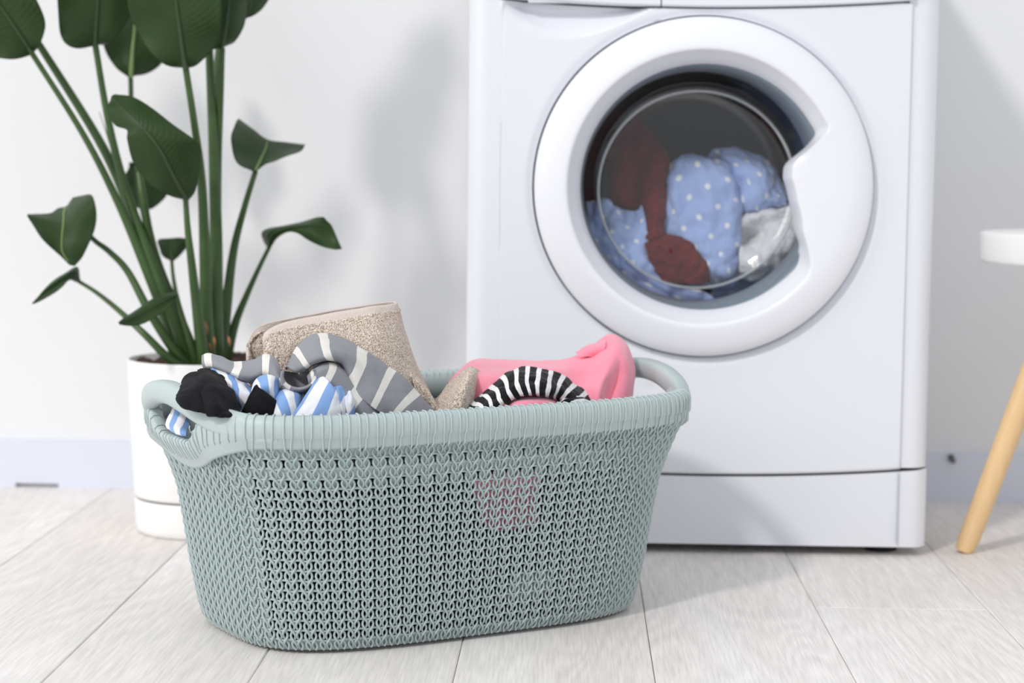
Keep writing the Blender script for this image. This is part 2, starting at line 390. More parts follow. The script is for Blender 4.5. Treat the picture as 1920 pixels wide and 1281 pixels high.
def weave_mat(name, setup, rough=.9, bump_scale=900, bump=.25, sheen=.15):
    m, nt, b = new_mat(name); N, L = nt.nodes, nt.links
    uvn = N.new('ShaderNodeUVMap'); sp = N.new('ShaderNodeSeparateXYZ'); L.new(uvn.outputs[0], sp.inputs[0])
    tc = N.new('ShaderNodeTexCoord')
    colr = setup(N, L, sp, tc)
    L.new(colr, b.inputs['Base Color']); b.inputs['Roughness'].default_value = rough; b.inputs['Specular IOR Level'].default_value = .15
    b.inputs['Sheen Weight'].default_value = sheen
    n = N.new('ShaderNodeTexNoise'); n.inputs['Scale'].default_value = bump_scale; L.new(tc.outputs['Object'], n.inputs['Vector'])
    bp = N.new('ShaderNodeBump'); bp.inputs['Strength'].default_value = bump; bp.inputs['Distance'].default_value = .001
    L.new(n.outputs['Fac'], bp.inputs['Height']); L.new(bp.outputs[0], b.inputs['Normal'])
    return m
def stripes(c1, c2, width, shear=0):
    """c2 where fract(u + shear*v) is within width around the integers"""
    def f(N, L, sp, tc):
        ad = N.new('ShaderNodeMath'); ad.operation = 'MULTIPLY_ADD'; L.new(sp.outputs[1], ad.inputs[0]); ad.inputs[1].default_value = shear; L.new(sp.outputs[0], ad.inputs[2])
        a2 = N.new('ShaderNodeMath'); a2.operation = 'ADD'; L.new(ad.outputs[0], a2.inputs[0]); a2.inputs[1].default_value = 50+width/2
        fr = N.new('ShaderNodeMath'); fr.operation = 'FRACT'; L.new(a2.outputs[0], fr.inputs[0])
        lt = N.new('ShaderNodeMath'); lt.operation = 'LESS_THAN'; L.new(fr.outputs[0], lt.inputs[0]); lt.inputs[1].default_value = width
        mx = N.new('ShaderNodeMix'); mx.data_type = 'RGBA'; mx.inputs[6].default_value = c1; mx.inputs[7].default_value = c2; L.new(lt.outputs[0], mx.inputs[0])
        return mx.outputs[2]
    return f
def plain(c, amt=.06, scale=300):
    def f(N, L, sp, tc):
        n = N.new('ShaderNodeTexNoise'); n.inputs['Scale'].default_value = scale; L.new(tc.outputs['Object'], n.inputs['Vector'])
        mr = N.new('ShaderNodeMapRange'); mr.inputs[1].default_value = .3; mr.inputs[2].default_value = .7; mr.inputs[3].default_value = 1-amt; mr.inputs[4].default_value = 1+amt
        L.new(n.outputs['Fac'], mr.inputs[0])
        s = N.new('ShaderNodeVectorMath'); s.operation = 'SCALE'; s.inputs[0].default_value = c[:3]; L.new(mr.outputs[0], s.inputs['Scale']); return s.outputs[0]
    return f
def dots(c1, c2, scale, rad):
    def f(N, L, sp, tc):
        uvn = N.new('ShaderNodeUVMap'); mp = N.new('ShaderNodeMapping'); mp.inputs['Scale'].default_value = (scale, scale, 1); mp.inputs['Rotation'].default_value = (0, 0, .5); L.new(uvn.outputs[0], mp.inputs[0])
        fr = N.new('ShaderNodeVectorMath'); fr.operation = 'FRACTION'; L.new(mp.outputs[0], fr.inputs[0])
        su = N.new('ShaderNodeVectorMath'); su.operation = 'SUBTRACT'; su.inputs[1].default_value = (.5, .5, 0); L.new(fr.outputs[0], su.inputs[0])
        ln = N.new('ShaderNodeVectorMath'); ln.operation = 'LENGTH'; L.new(su.outputs[0], ln.inputs[0])
        lt = N.new('ShaderNodeMath'); lt.operation = 'LESS_THAN'; lt.inputs[1].default_value = rad; L.new(ln.outputs['Value'], lt.inputs[0])
        mx = N.new('ShaderNodeMix'); mx.data_type = 'RGBA'; mx.inputs[6].default_value = c1; mx.inputs[7].default_value = c2; L.new(lt.outputs[0], mx.inputs[0]); return mx.outputs[2]
    return f

# ------------------------------------------------------------------ laundry basket
BAL = .5667; BC = np.array([-.1595, 2.1327]); BU = np.array([math.cos(BAL), math.sin(BAL)]); BV = np.array([-BU[1], BU[0]])
M_sage = mat('sage_plastic', lin(186, 199, 199), .42, spec=.35)
M_sage_knit = mat('sage_knit_plastic', lin(174, 188, 188), .45, spec=.35)
basket = empty('laundry_basket', (BC[0], BC[1], 0), 'sage green plastic laundry basket with knit-pattern sides standing on the floor', 'laundry basket')
_z = np.array([0, .005, .012, .025, .04, .07, .11, .15, .175, .20, .213, .225, .245, .30])
_ga = np.array([.2185, .2270, .2315, .2350, .2380, .2435, .2495, .2562, .2650, .2755, .2815, .2835, .2820, .290])
_gb = np.array([.1235, .1310, .1355, .1395, .1425, .1472, .1522, .1582, .1632, .1695, .1735, .1745, .1725, .178])
ZR = .245
def bab(z):
    t = np.asarray(z)/ZR
    return np.interp(z, _z, _ga), np.interp(z, _z, _gb), 3.55-.1*np.clip(t, 0, 1)
# equal-arc parameter
tt_ = np.linspace(0, 2*np.pi, 20001)
def se_xy(t, a, b, n):
    c_, s_ = np.cos(t), np.sin(t)
    return a*np.sign(c_)*np.abs(c_)**(2/n), b*np.sign(s_)*np.abs(s_)**(2/n)
_x, _y = se_xy(tt_, *bab(.15)); _s = np.concatenate([[0], np.cumsum(np.hypot(np.diff(_x), np.diff(_y)))]); PER = _s[-1]
def bt(u): return np.interp(np.mod(u, 1)*PER, _s, tt_)
def bpos(u, z, off=0):
    """world point on the basket wall; u = fraction of the perimeter, off = outward"""
    u, z, off = np.broadcast_arrays(np.asarray(u, float), np.asarray(z, float), np.asarray(off, float))
    a, b, n = bab(z); e = 1e-4
    x, y = se_xy(bt(u), a, b, n); x1, y1 = se_xy(bt(u-e), a, b, n); x2, y2 = se_xy(bt(u+e), a, b, n)
    tx, ty = x2-x1, y2-y1; l = np.hypot(tx, ty)+1e-12; nx_, ny_ = ty/l, -tx/l
    x = x+nx_*off; y = y+ny_*off
    return np.stack([BC[0]+x*BU[0]+y*BV[0], BC[1]+x*BU[1]+y*BV[1], z], -1), np.stack([x, y], -1)
def blocal(x, y, z):
    return np.array([BC[0]+x*BU[0]+y*BV[0], BC[1]+x*BU[1]+y*BV[1], z])
def bump(u):
    _, L_ = bpos(u, ZR); y = np.abs(L_[..., 1]); end = np.abs(L_[..., 0]) > .2
    s = np.clip((.084-y)/.05, 0, 1); return np.where(end, s*s*(3-2*s), 0.0)
def wide(u):
    _, L_ = bpos(u, ZR); y = np.abs(L_[..., 1]); end = np.abs(L_[..., 0]) > .2
    return np.where(end, np.cos(np.pi/2*np.clip(y/.135, 0, 1))**1.5, 0.0)
# knit strands: pairs of two-ply twisted cords, alternating hand
NP = 90; ROW = .0104; Z0 = .0045
cz = []; parts = []
segs_row = 6
def strand_batch():
    Vs, Fq = [], []; base = 0; SID = 5
    ang = np.arange(SID)/SID*2*np.pi
    for k in range(NP*2):
        pair, side = divmod(k, 2)
        uc = (pair+.5+(-.215 if side == 0 else .215))/NP
        hand = 1 if side == 0 else -1
        ztop = .2185-.034*float(wide(uc))
        nrow = int(math.ceil((ztop-Z0)/ROW)); n = nrow*segs_row+1
        z = Z0+np.arange(n)/segs_row*ROW; z = np.minimum(z, ztop+.002)
        for ph in (0, math.pi):
            phi = np.pi*(z-Z0)/ROW+np.pi/2
            du = hand*np.cos(phi+ph)*.335; dn = .0003+np.sin(phi+ph)*.0012
            spc = PER/NP/2
            C, _ = bpos(uc+du/NP/2, z, dn)
            T = np.gradient(C, axis=0); T /= np.linalg.norm(T, axis=1)[:, None]+1e-9
            out, _ = bpos(uc, z, dn+.01); O = out-bpos(uc, z, dn)[0]; O /= np.linalg.norm(O, axis=1)[:, None]
            A = np.cross(T, O); A /= np.linalg.norm(A, axis=1)[:, None]+1e-9; B = np.cross(A, T)
            rad = .00138
            V = C[:, None]+rad*(np.cos(ang)[None, :, None]*A[:, None]+np.sin(ang)[None, :, None]*B[:, None])
            Vs.append(V.reshape(-1, 3)); Fq.append(grid_faces(n, SID, wrap_c=True)+base); base += n*SID
    # horizontal bars behind the crossings
    m_ = NP*8
    for r in range(1, 21):
        z = Z0+r*ROW
        u = np.arange(m_)/m_
        zz = z+.0007*np.cos(u*NP*2*np.pi)
        C, _ = bpos(u, zz, -.0006)
        O, _ = bpos(u, zz, .01); O = O-C; O /= np.linalg.norm(O, axis=1)[:, None]
        keep = z < .207-.034*wide(u)
        sq = np.array([(-.001, -.0014), (.0010, -.0010), (.0010, .0010), (-.001, .0014)])
        V = C[:, None]+O[:, None]*sq[None, :, :1]+np.array([0, 0, 1.])[None, None]*sq[None, :, 1:]
        f = grid_faces(m_, 4, wrap_c=True, wrap_r=True).reshape(m_, 4, 4)
        f = f[keep & np.roll(keep, -1)].reshape(-1, 4)
        Vs.append(V.reshape(-1, 3)); Fq.append(f+base); base += len(V)*4
    return np.concatenate(Vs), np.concatenate(Fq)
V, Fq = strand_batch()
kn = mesh('knit_wall', V, Fq, M_sage_knit, basket); kn['kind'] = 'stuff'
# solid backing behind the closed stitches (corners, ends, upper and lowest rows)
ed = np.array([.13, .5, .87]); u = ((np.arange(NP)[:, None]+ed[None])/NP).ravel(); nu = len(u)
zs = np.concatenate([[0.003], Z0+np.arange(0, 22)*ROW]); nzr = len(zs); Fs = []
G = np.stack([bpos(u, np.minimum(z, .222-.034*wide(u)), -.0014)[0] for z in zs])
Lx = bpos(u, ZR)[1]
for r in range(nzr-1):
    for i in range(nu):
        ip = (i+1) % nu
        xl, yl = .5*(Lx[i]+Lx[ip])
        flat = abs(xl) < .262 and abs(yl) > .08
        top = (nzr-2)-r           # 0 = row under the rim
        gap = i % 3 == 2
        if flat and not (r <= 1 or top in (0, 1, 3)):
            if gap or top > 4: continue
        Fs.append([r*nu+i, r*nu+ip, (r+1)*nu+ip, (r+1)*nu+i])
o = mesh('backing_wall', G.reshape(-1, 3), Fs, M_sage_knit, basket); solidify(o, .0010)
# base
ub = np.arange(160)/160
V = [bpos(ub, .014, -.003)[0], bpos(ub, .0055, -.0025)[0], bpos(ub, .0008, -.011)[0]]
V = np.concatenate([V[0], V[1], V[2], V[2]*np.array([0, 0, 1])+np.append(BC, 0)*.3+V[2]*np.array([.7, .7, 0])])
o = mesh('base', V, grid_faces(4, 160, wrap_c=True).tolist()+[list(range(480, 640))], M_sage, basket)
# rim band swept round, dipping under the two hand holes
RIMP = [(-.0085, -.024), (-.0095, -.012), (-.008, -.003), (-.003, .0002), (.003, .0), (.0075, -.003), (.0088, -.009), (.0086, -.0205), (.0072, -.0215), (.0066, -.0300), (.0030, -.0325), (-.002, -.031)]
ur = np.arange(600)/600
def rim_pt(u, o_, z_):
    """point of the rim section: the top follows the hand hole closely, the lower edge dips gently"""
    w = min(1, max(0, (-z_-.004)/.026)); d = .034*((1-w)*bump(u)+w*wide(u)); sh = o_*(1-wide(u)*(.2+.62*w)*(1 if o_ > 0 else .3))
    p, _ = bpos(u, ZR-d+z_*np.minimum(1, wide(u)*1.4)*.9, sh); p = p.copy(); p[..., 2] = ZR-d+z_; return p
V = np.stack([rim_pt(ur, o_, z_) for o_, z_ in RIMP])
rim = mesh('rim', V.reshape(-1, 3), grid_faces(len(RIMP), 600, wrap_c=True, wrap_r=True)[:, ::-1], M_sage, basket)
# raised ribs over the band
ribp = [(-.0085, -.010), (-.0078, -.002), (-.003, .0010), (.003, .0008), (.0080, -.0025), (.0095, -.009), (.0093, -.020), (.0074, -.0225), (.0073, -.0310), (.0045, -.034)]
for k in range(NP*2):
    pair, side = divmod(k, 2)
    uc = (pair+.5+(-.215 if side == 0 else .215))/NP
    sl = .0006*(1 if side == 0 else -1)
    path = [rim_pt(uc+(sl*max(0, j-6))/PER*.8, o_, z_) for j, (o_, z_) in enumerate(ribp[:-2] if wide(uc) > .08 else ribp)]
    V, f = tube(np.array(path), np.array([.0007]+[.0011]*(len(path)-2)+[.0009])*(1-.6*float(wide(uc))), 5, cap=False, ref=BU.tolist()+[.3])
    mesh('rib', V, f, M_sage, rim)
# two arched handles, deep and flat where they leave the rim, round at the top
for sgn in (-1, 1):
    ys = np.linspace(-.140, .140, 71); a1, b1, n1 = bab(ZR); rings = []
    cen = []; R1 = []; R2 = []
    for y in ys:
        s = math.cos(math.pi/2*min(1, abs(y)/.134))**1.6
        x = a1*(1-abs(y/b1)**n1)**(1/n1)
        rv = .0150-.0032*s
        cen.append(blocal(sgn*(x+.008*s-.0005), y, ZR-.0152+.0265*s)); R1.append(.0086+.0032*s); R2.append(rv)
    cen = np.array(cen); T = np.gradient(cen, axis=0); T /= np.linalg.norm(T, axis=1)[:, None]
    A = np.cross(T, [0, 0, 1.]); A /= np.linalg.norm(A, axis=1)[:, None]; B = np.cross(A, T)
    ang = np.arange(20)/20*2*np.pi; cc = np.sign(np.cos(ang))*np.abs(np.cos(ang))**.8; ss = np.sign(np.sin(ang))*np.abs(np.sin(ang))**.8
    V = cen[:, None]+A[:, None]*(cc[None]*np.array(R1)[:, None])[..., None]+B[:, None]*(ss[None]*np.array(R2)[:, None])[..., None]
    f = grid_faces(71, 20, wrap_c=True).tolist()+[list(range(20)), list(range(70*20, 71*20))[::-1]]
    mesh('handle', V.reshape(-1, 3), f, M_sage, basket)

# ------------------------------------------------------------------ laundry in the basket
_fx = [250, 330, 400, 460, 520, 700, 835, 1000, 1150, 1270]; _fy = [2.03, 1.955, 1.918, 1.914, 1.918, 1.952, 2.002, 2.059, 2.128, 2.193]
def yf(px): return float(np.interp(px, _fx, _fy))
def S(rows_, nr, nc, **kw):
    return sheet([[(x, y, yf(x)+k) for x, y, k in r] for r in rows_], nr, nc, **kw)
# --- black garment: bulk filling the basket plus two folds over the rim
M_black = weave_mat('black_knit', plain(lin(24, 24, 27), .15), bump_scale=1300, bump=.35, sheen=.04)
ub = np.arange(72)/72; Vb = []
for z, k_ in [(.014, .3), (.014, .88), (.03, .93), (.07, .94), (.12, .945), (.16, .93), (.185, .85), (.195, .6), (.19, .3), (.19, .02)]:
    p, l = bpos(ub, z); q = np.stack([BC[0]+(l[:, 0]*BU[0]+l[:, 1]*BV[0])*k_, BC[1]+(l[:, 0]*BU[1]+l[:, 1]*BV[1])*k_, np.full(72, z)], -1)
    q[:, 2] += .004*np.sin(ub*40+z*90)*(k_ < .9); Vb.append(q)
bulk = (np.array(Vb).reshape(-1, 3), grid_faces(10, 72, wrap_c=True).tolist(), np.zeros((720, 2)))
f1 = S([[(336, 742, .040), (345, 716, .065), (373, 698, .085), (403, 697, .085), (426, 716, .075), (445, 738, .06), (449, 765, .05)],
        [(332, 741, .000), (343, 726, .004), (372, 711, .014), (402, 714, .024), (424, 730, .030), (441, 752, .032), (448, 772, .030)],
        [(331, 744, -.034), (346, 746, -.036), (376, 742, -.022), (404, 747, -.008), (425, 758, .004), (441, 768, .012), (449, 780, .016)],
        [(333, 749, -.040), (352, 764, -.044), (381, 773, -.038), (408, 777, -.032), (428, 779, -.026), (444, 781, -.016), (450, 783, -.006)],
        [(340, 750, -.030), (358, 764, -.032), (385, 772, -.024), (411, 775, -.016), (430, 778, -.004), (444, 784, .020), (450, 788, .030)]], 44, 60, wr=.004, wscale=34, seed=3)
f1b = S([[(371, 697, .088), (372, 709, .018), (378, 742, -.026), (388, 774, -.036), (396, 774, -.018)],
         [(388, 694, .085), (396, 710, .016), (404, 740, -.018), (412, 777, -.030), (420, 776, -.010)],
         [(405, 697, .085), (424, 720, .030), (438, 748, .010), (446, 779, .004), (450, 784, .020)]], 24, 40, wr=.003, wscale=40, seed=5)
f2 = S([[(438, 800, .024), (458, 764, .020), (477, 727, .030), (481, 726, .036)],
        [(470, 805, .020), (482, 772, .014), (494, 741, .022), (497, 738, .030)],
        [(500, 810, .022), (508, 785, .018), (516, 756, .024), (519, 752, .034)],
        [(528, 810, .028), (528, 790, .026), (524, 768, .034), (524, 764, .042)]], 30, 40, wr=.002, wscale=40, seed=6)
cloth('black_garment', [bulk, f1, f1b, f2], M_black, 'crumpled black garment bulging over the basket rim beside its near handle', 'garment', .0025)

# --- blue and white striped garment
M_blue = weave_mat('blue_white_stripe', stripes(lin(240, 241, 247), lin(136, 172, 224), .5), bump_scale=1500, bump=.2)
e1 = S([[(386, 690, .085), (402, 690, .080), (425, 697, .075), (450, 712, .07), (478, 728, .065)],
        [(396, 700, .070), (412, 706, .065), (434, 718, .058), (458, 734, .05), (484, 748, .05)],
        [(410, 712, .058), (425, 724, .052), (442, 738, .045), (462, 752, .04), (486, 766, .04)],
        [(425, 740, .06), (436, 752, .05), (450, 768, .045), (466, 780, .04), (488, 790, .04)]], 40, 50, us=[.6, 1.2, 1.9, 2.6, 3.2], vs_=[0, .1, .2, .4], wr=.004, wscale=45, seed=9)
e2 = S([[(470, 740, .055), (478, 716, .055), (492, 704, .052), (508, 703, .052), (522, 708, .055), (526, 716, .07)],
        [(472, 744, .040), (482, 722, .038), (495, 712, .034), (509, 712, .034), (519, 718, .040), (524, 728, .06)],
        [(476, 752, .040), (486, 732, .030), (498, 726, .025), (510, 730, .026), (518, 742, .034), (522, 752, .05)],
        [(484, 764, .050), (494, 754, .040), (502, 752, .036), (511, 756, .036), (517, 764, .040), (522, 776, .05)]], 30, 50, us=[.1, .6, 1.0, 1.5, 2.0, 2.4], vs_=[0, .1, .2, .3], wr=.002, wscale=50, seed=11)
# low rolled lump, then the flat diagonal fold and the pinched corner
e3 = S([[(503, 782, .030), (508, 760, .035), (518, 741, .04), (535, 732, .042), (556, 734, .045), (575, 744, .05)],
        [(505, 784, .022), (512, 768, .022), (524, 750, .024), (540, 743, .026), (558, 746, .03), (574, 756, .04)],
        [(508, 800, .022), (520, 788, .017), (534, 774, .016), (548, 768, .018), (562, 768, .024), (576, 774, .034)],
        [(512, 812, .030), (526, 808, .024), (540, 806, .022), (554, 806, .022), (566, 806, .028), (578, 808, .034)]], 36, 50, us=[.2, .55, .9, 1.4, 2.0, 2.5], vs_=[0, .05, .3, .5], wr=.0016, wscale=45, seed=12)
e4 = S([[(530, 806, .018), (562, 758, .020), (596, 708, .034), (602, 704, .040)],
        [(556, 806, .016), (578, 770, .014), (608, 716, .024), (613, 712, .032)],
        [(588, 806, .014), (602, 778, .010), (622, 729, .018), (625, 724, .026)],
        [(618, 806, .014), (628, 784, .012), (634, 752, .018), (636, 740, .028)],
        [(645, 808, .022), (648, 790, .022), (650, 768, .026), (646, 750, .034)]], 50, 50, us=[0, .06, .16, .2], vs_=[.15, .55, 1.05, 1.6, 2.1], wr=.0022, wscale=38, seed=13)
e4 = (e4[0], e4[1], e4[2][:, ::-1]*np.array([1, 1]))
e5 = S([[(622, 730, .034), (632, 724, .028), (641, 725, .030), (648, 735, .034), (657, 733, .030), (669, 744, .036)],
        [(628, 748, .026), (636, 745, .018), (643, 748, .026), (650, 754, .024), (658, 752, .020), (667, 756, .032)],
        [(634, 770, .024), (641, 768, .016), (648, 772, .026), (654, 776, .020), (660, 776, .020), (665, 776, .032)],
        [(640, 800, .026), (645, 800, .022), (650, 800, .030), (656, 800, .024), (661, 800, .024), (664, 800, .034)]], 36, 50, us=[1.0, 1.5, 1.85, 2.1, 2.35, 2.7], vs_=[0, .2, .45, .7], wr=.0018, wscale=50, seed=14)
e5 = (e5[0], e5[1], np.stack([e5[2][:, 0]*.55+e5[2][:, 1]*1.3, e5[2][:, 1]], -1))
# bit poking out through the near hand hole
def atl(px, py, Y): return (px, py, Y)
e6 = sheet([[(324, 766, 2.02), (334, 768, 2.0), (346, 780, 1.985), (356, 796, 1.975)],
            [(316, 780, 2.005), (328, 784, 1.985), (340, 794, 1.97), (352, 806, 1.965)],
            [(311, 796, 2.0), (321, 800, 1.975), (334, 806, 1.96), (350, 812, 1.955)],
            [(314, 803, 1.985), (325, 811, 1.968), (337, 814, 1.958), (350, 816, 1.955)],
            [(322, 806, 1.99), (332, 815, 1.985), (341, 817, 1.975), (352, 818, 1.965)]], 30, 30, us=[.3, 1.0, 1.6, 2.2], vs_=[0, .1, .25, .3, .4], wr=.0015, wscale=60, seed=15)
e6 = (e6[0], e6[1], e6[2]*np.array([1, 1]))
# cloth pressed against the inside of the perforated front
def inner(x0_, x1_, z0_, z1_, off, seed):
    V = []; n, m_ = 30, 24; e = 3.5
    for j in range(m_):
        z = z0_+(z1_-z0_)*j/(m_-1); a, b, e = bab(z)
        for i in range(n):
            x = x0_+(x1_-x0_)*i/(n-1)
            y = -float(b)*(1-abs(x/float(a))**float(e))**(1/float(e))+off
            s = 2*i/(n-1)-1; s2 = 2*j/(m_-1)-1
            y += .035*(abs(s)**4+abs(s2)**4)+.004*noise.noise(Vector((x*30+seed, z*40, 0)))
            V.append(blocal(x, y, z))
    return np.array(V), grid_faces(m_, n).tolist(), np.zeros((n*m_, 2))
e7 = inner(.0, .105, .028, .078, .0065, 4.0)
cloth('striped_shirt', [e1, e2, e3, e4, e5, e6], M_blue, 'blue and white striped cotton shirt crumpled among the laundry, partly out through the hand hole', 'shirt', .0012)

cloth('pale_garment', [e7], weave_mat('pale_cloth', plain(lin(214, 218, 224), .04)), 'pale grey cloth glimpsed through the lowest holes of the laundry basket front', 'garment', .002)

# --- grey and cream striped top
M_grey = weave_mat('grey_cream_stripe', stripes(lin(150, 151, 158), lin(236, 233, 226), .27), bump_scale=1600, bump=.45)
gA = S([[(538, 694, .09), (548, 668, .095), (562, 646, .10), (594, 627, .10), (640, 636, .10), (690, 661, .095), (730, 690, .09), (773, 728, .08), (815, 776, .075)],
        [(541, 690, .075), (551, 668, .075), (566, 650, .074), (598, 636, .072), (642, 646, .074), (688, 668, .078), (726, 696, .078), (768, 734, .072), (806, 782, .066)],
        [(548, 693, .058), (560, 678, .052), (574, 664, .044), (603, 656, .040), (640, 662, .046), (684, 690, .056), (716, 718, .052), (754, 750, .046), (784, 790, .040)],
        [(560, 697, .055), (570, 690, .044), (584, 682, .036), (611, 674, .034), (642, 678, .045), (672, 716, .042), (704, 742, .036), (738, 768, .034), (768, 798, .034)],
        [(568, 696, .075), (577, 692, .066), (590, 684, .060), (622, 677, .062), (646, 690, .060), (668, 736, .038), (694, 762, .032), (726, 784, .032), (752, 806, .034)]],
       70, 120, us=[-.5, -.2, .25, .85, 1.5, 2.15, 2.9, 3.85, 4.8], vs_=[0, .2, .5, .8, 1], wr=.0022, wscale=26, seed=21)
gB = S([[(576, 706, .052), (586, 692, .050), (602, 683, .048), (622, 681, .050), (646, 694, .052), (672, 724, .050), (704, 756, .042), (735, 792, .040)],
        [(578, 712, .040), (588, 698, .036), (604, 691, .032), (622, 691, .034), (642, 706, .036), (664, 734, .036), (692, 764, .032), (716, 798, .032)],
        [(578, 724, .042), (588, 712, .036), (600, 706, .032), (615, 708, .030), (632, 724, .030), (654, 750, .030), (680, 776, .028), (700, 806, .030)],
        [(572, 736, .050), (582, 730, .045), (592, 726, .040), (605, 730, .038), (622, 746, .036), (645, 770, .036), (668, 792, .034), (686, 812, .034)]],
       44, 90, us=[-.5, .1, .5, 1.0, 1.35, 1.95, 2.3, 2.9], vs_=[0, .2, .6, 1], wr=.0012, wscale=26, seed=22)
# open end of a sleeve: lip and dark inside
lip = []
for a in np.linspace(math.radians(-200), math.radians(25), 12):
    lip.append((560+33*math.cos(a), 704-28*math.sin(a)))
gC = S([[(x-3*(x-560)/31, y+(4 if y > 706 else 0), .050) for x, y in lip], [(x, y+2, .036) for x, y in lip], [(560+(x-560)*.93, 703+(y-703)*.88, .034) for x, y in lip], [(560+(x-560)*.90, 703+(y-703)*.86, .050) for x, y in lip], [(560+(x-560)*.86, 703+(y-703)*.84, .085) for x, y in lip], [(560+(x-560)*.1, 700+(y-703)*.1, .10) for x, y in lip]],
       40, 70, us=[2.35, 2.5, 2.7, 3.0, 3.15, 3.3, 3.4, 3.6, 3.9, 4.0, 4.2, 4.4], vs_=[0, .2, .4, .6, .8, 1], wr=.0006, seed=23)
gC[2][gC[2][:, 1] > .45, 0] = .5
gD = S([[(379, 667, .10), (392, 664, .10), (418, 671, .098), (446, 680, .094), (474, 674, .092), (500, 665, .09), (517, 681, .075), (532, 710, .06), (545, 728, .05)],
        [(379, 678, .085), (392, 673, .080), (417, 680, .076), (446, 690, .072), (474, 686, .074), (500, 678, .072), (514, 692, .062), (526, 716, .05), (540, 734, .042)],
        [(382, 688, .082), (394, 686, .076), (414, 692, .068), (440, 702, .062), (472, 704, .062), (499, 696, .062), (511, 708, .056), (520, 726, .052), (530, 742, .048)],
        [(388, 694, .09), (398, 692, .085), (412, 697, .080), (436, 708, .074), (474, 720, .070), (500, 716, .066), (508, 724, .062), (514, 736, .060), (522, 748, .056)]],
       40, 90, us=[-.25, 0.05, .5, 1.0, 1.5, 2.02, 2.4, 3.0, 3.4], vs_=[0, .3, .7, 1], wr=.0022, wscale=30, seed=24)
cloth('striped_jersey', [gA, gB, gC, gD], M_grey, 'grey ribbed top with wide cream stripes draped over the beige towel', 'top', .002)

# --- navy scrap showing under the grey top
M_navy = weave_mat('navy_cloth', plain(lin(38, 48, 72), .1))
nv = S([[(655, 745, .06), (672, 742, .06), (690, 748, .058), (715, 770, .055)], [(655, 770, .05), (672, 770, .048), (690, 775, .05), (715, 785, .05)], [(655, 805, .05), (672, 805, .05), (690, 805, .05), (715, 808, .05)]], 20, 24, wr=.002, seed=30)
cloth('navy_garment', [nv], M_navy, 'navy cloth showing in the gap under the grey striped top', 'garment', .002)

# --- beige terry towel
def terry(N, L, sp, tc):
    v = N.new('ShaderNodeTexVoronoi'); v.inputs['Scale'].default_value = 420; L.new(tc.outputs['Object'], v.inputs['Vector'])
    n = N.new('ShaderNodeTexNoise'); n.inputs['Scale'].default_value = 800; n.inputs['Detail'].default_value = 1; L.new(tc.outputs['Object'], n.inputs['Vector'])
    mr = N.new('ShaderNodeMapRange'); mr.inputs[1].default_value = .35; mr.inputs[2].default_value = .62; L.new(n.outputs['Fac'], mr.inputs[0])
    a = N.new('ShaderNodeMix'); a.data_type = 'RGBA'; a.inputs[6].default_value = lin(158, 138, 122); a.inputs[7].default_value = lin(240, 225, 212); L.new(mr.outputs[0], a.inputs[0])
    # flat woven border where v < 1
    lt = N.new('ShaderNodeMath'); lt.operation = 'LESS_THAN'; lt.inputs[1].default_value = 1.0; L.new(sp.outputs[1], lt.inputs[0])
    mx = N.new('ShaderNodeMix'); mx.data_type = 'RGBA'; L.new(lt.outputs[0], mx.inputs[0]); L.new(a.outputs[2], mx.inputs[6]); mx.inputs[7].default_value = lin(216, 202, 194)
    return mx.outputs[2]
M_terry = weave_mat('beige_terry', terry, bump_scale=560, bump=.9, sheen=.3)
cols_top = [(468, 668, .20), (466, 646, .21), (476, 622, .21), (502, 606, .205), (570, 592, .20), (650, 578, .19), (728, 566, .175), (743, 567, .155), (738, 571, .140), (700, 577, .128), (640, 588, .128), (570, 600, .132), (522, 612, .130), (500, 624, .126), (496, 640, .135), (508, 648, .150), (530, 652, .155)]
cols_bot = [(468, 800, .20), (470, 800, .21), (480, 800, .22), (520, 800, .23), (600, 800, .23), (700, 800, .22), (800, 800, .19), (838, 800, .16), (826, 800, .120), (780, 800, .095), (700, 800, .105), (610, 800, .115), (560, 800, .115), (520, 780, .115), (505, 760, .10), (515, 760, .12), (535, 760, .13)]
rows_t = []
for t, b in ((0, 0), (.012, -.003), (.06, -.006), (.075, -.007), (.25, -.012), (.5, -.014), (.75, -.008), (1, 0)):
    rr = []
    for j, (p, q) in enumerate(zip(cols_top, cols_bot)):
        s = t
        x = p[0]+(q[0]-p[0])*s; y = p[1]+(q[1]-p[1])*s; k_ = p[2]+(q[2]-p[2])*s
        if 5 <= j <= 9:  # the folded right edge bows inwards
            x -= 12*math.sin(math.pi*s)
        if j >= 8: k_ += b
        rr.append((x, y, k_))
    rows_t.append(rr)
tw = S(rows_t, 110, 260, vs_=[0, .3, .95, 1.1, 2, 3, 4, 5], wr=.0014, wscale=30, seed=41)
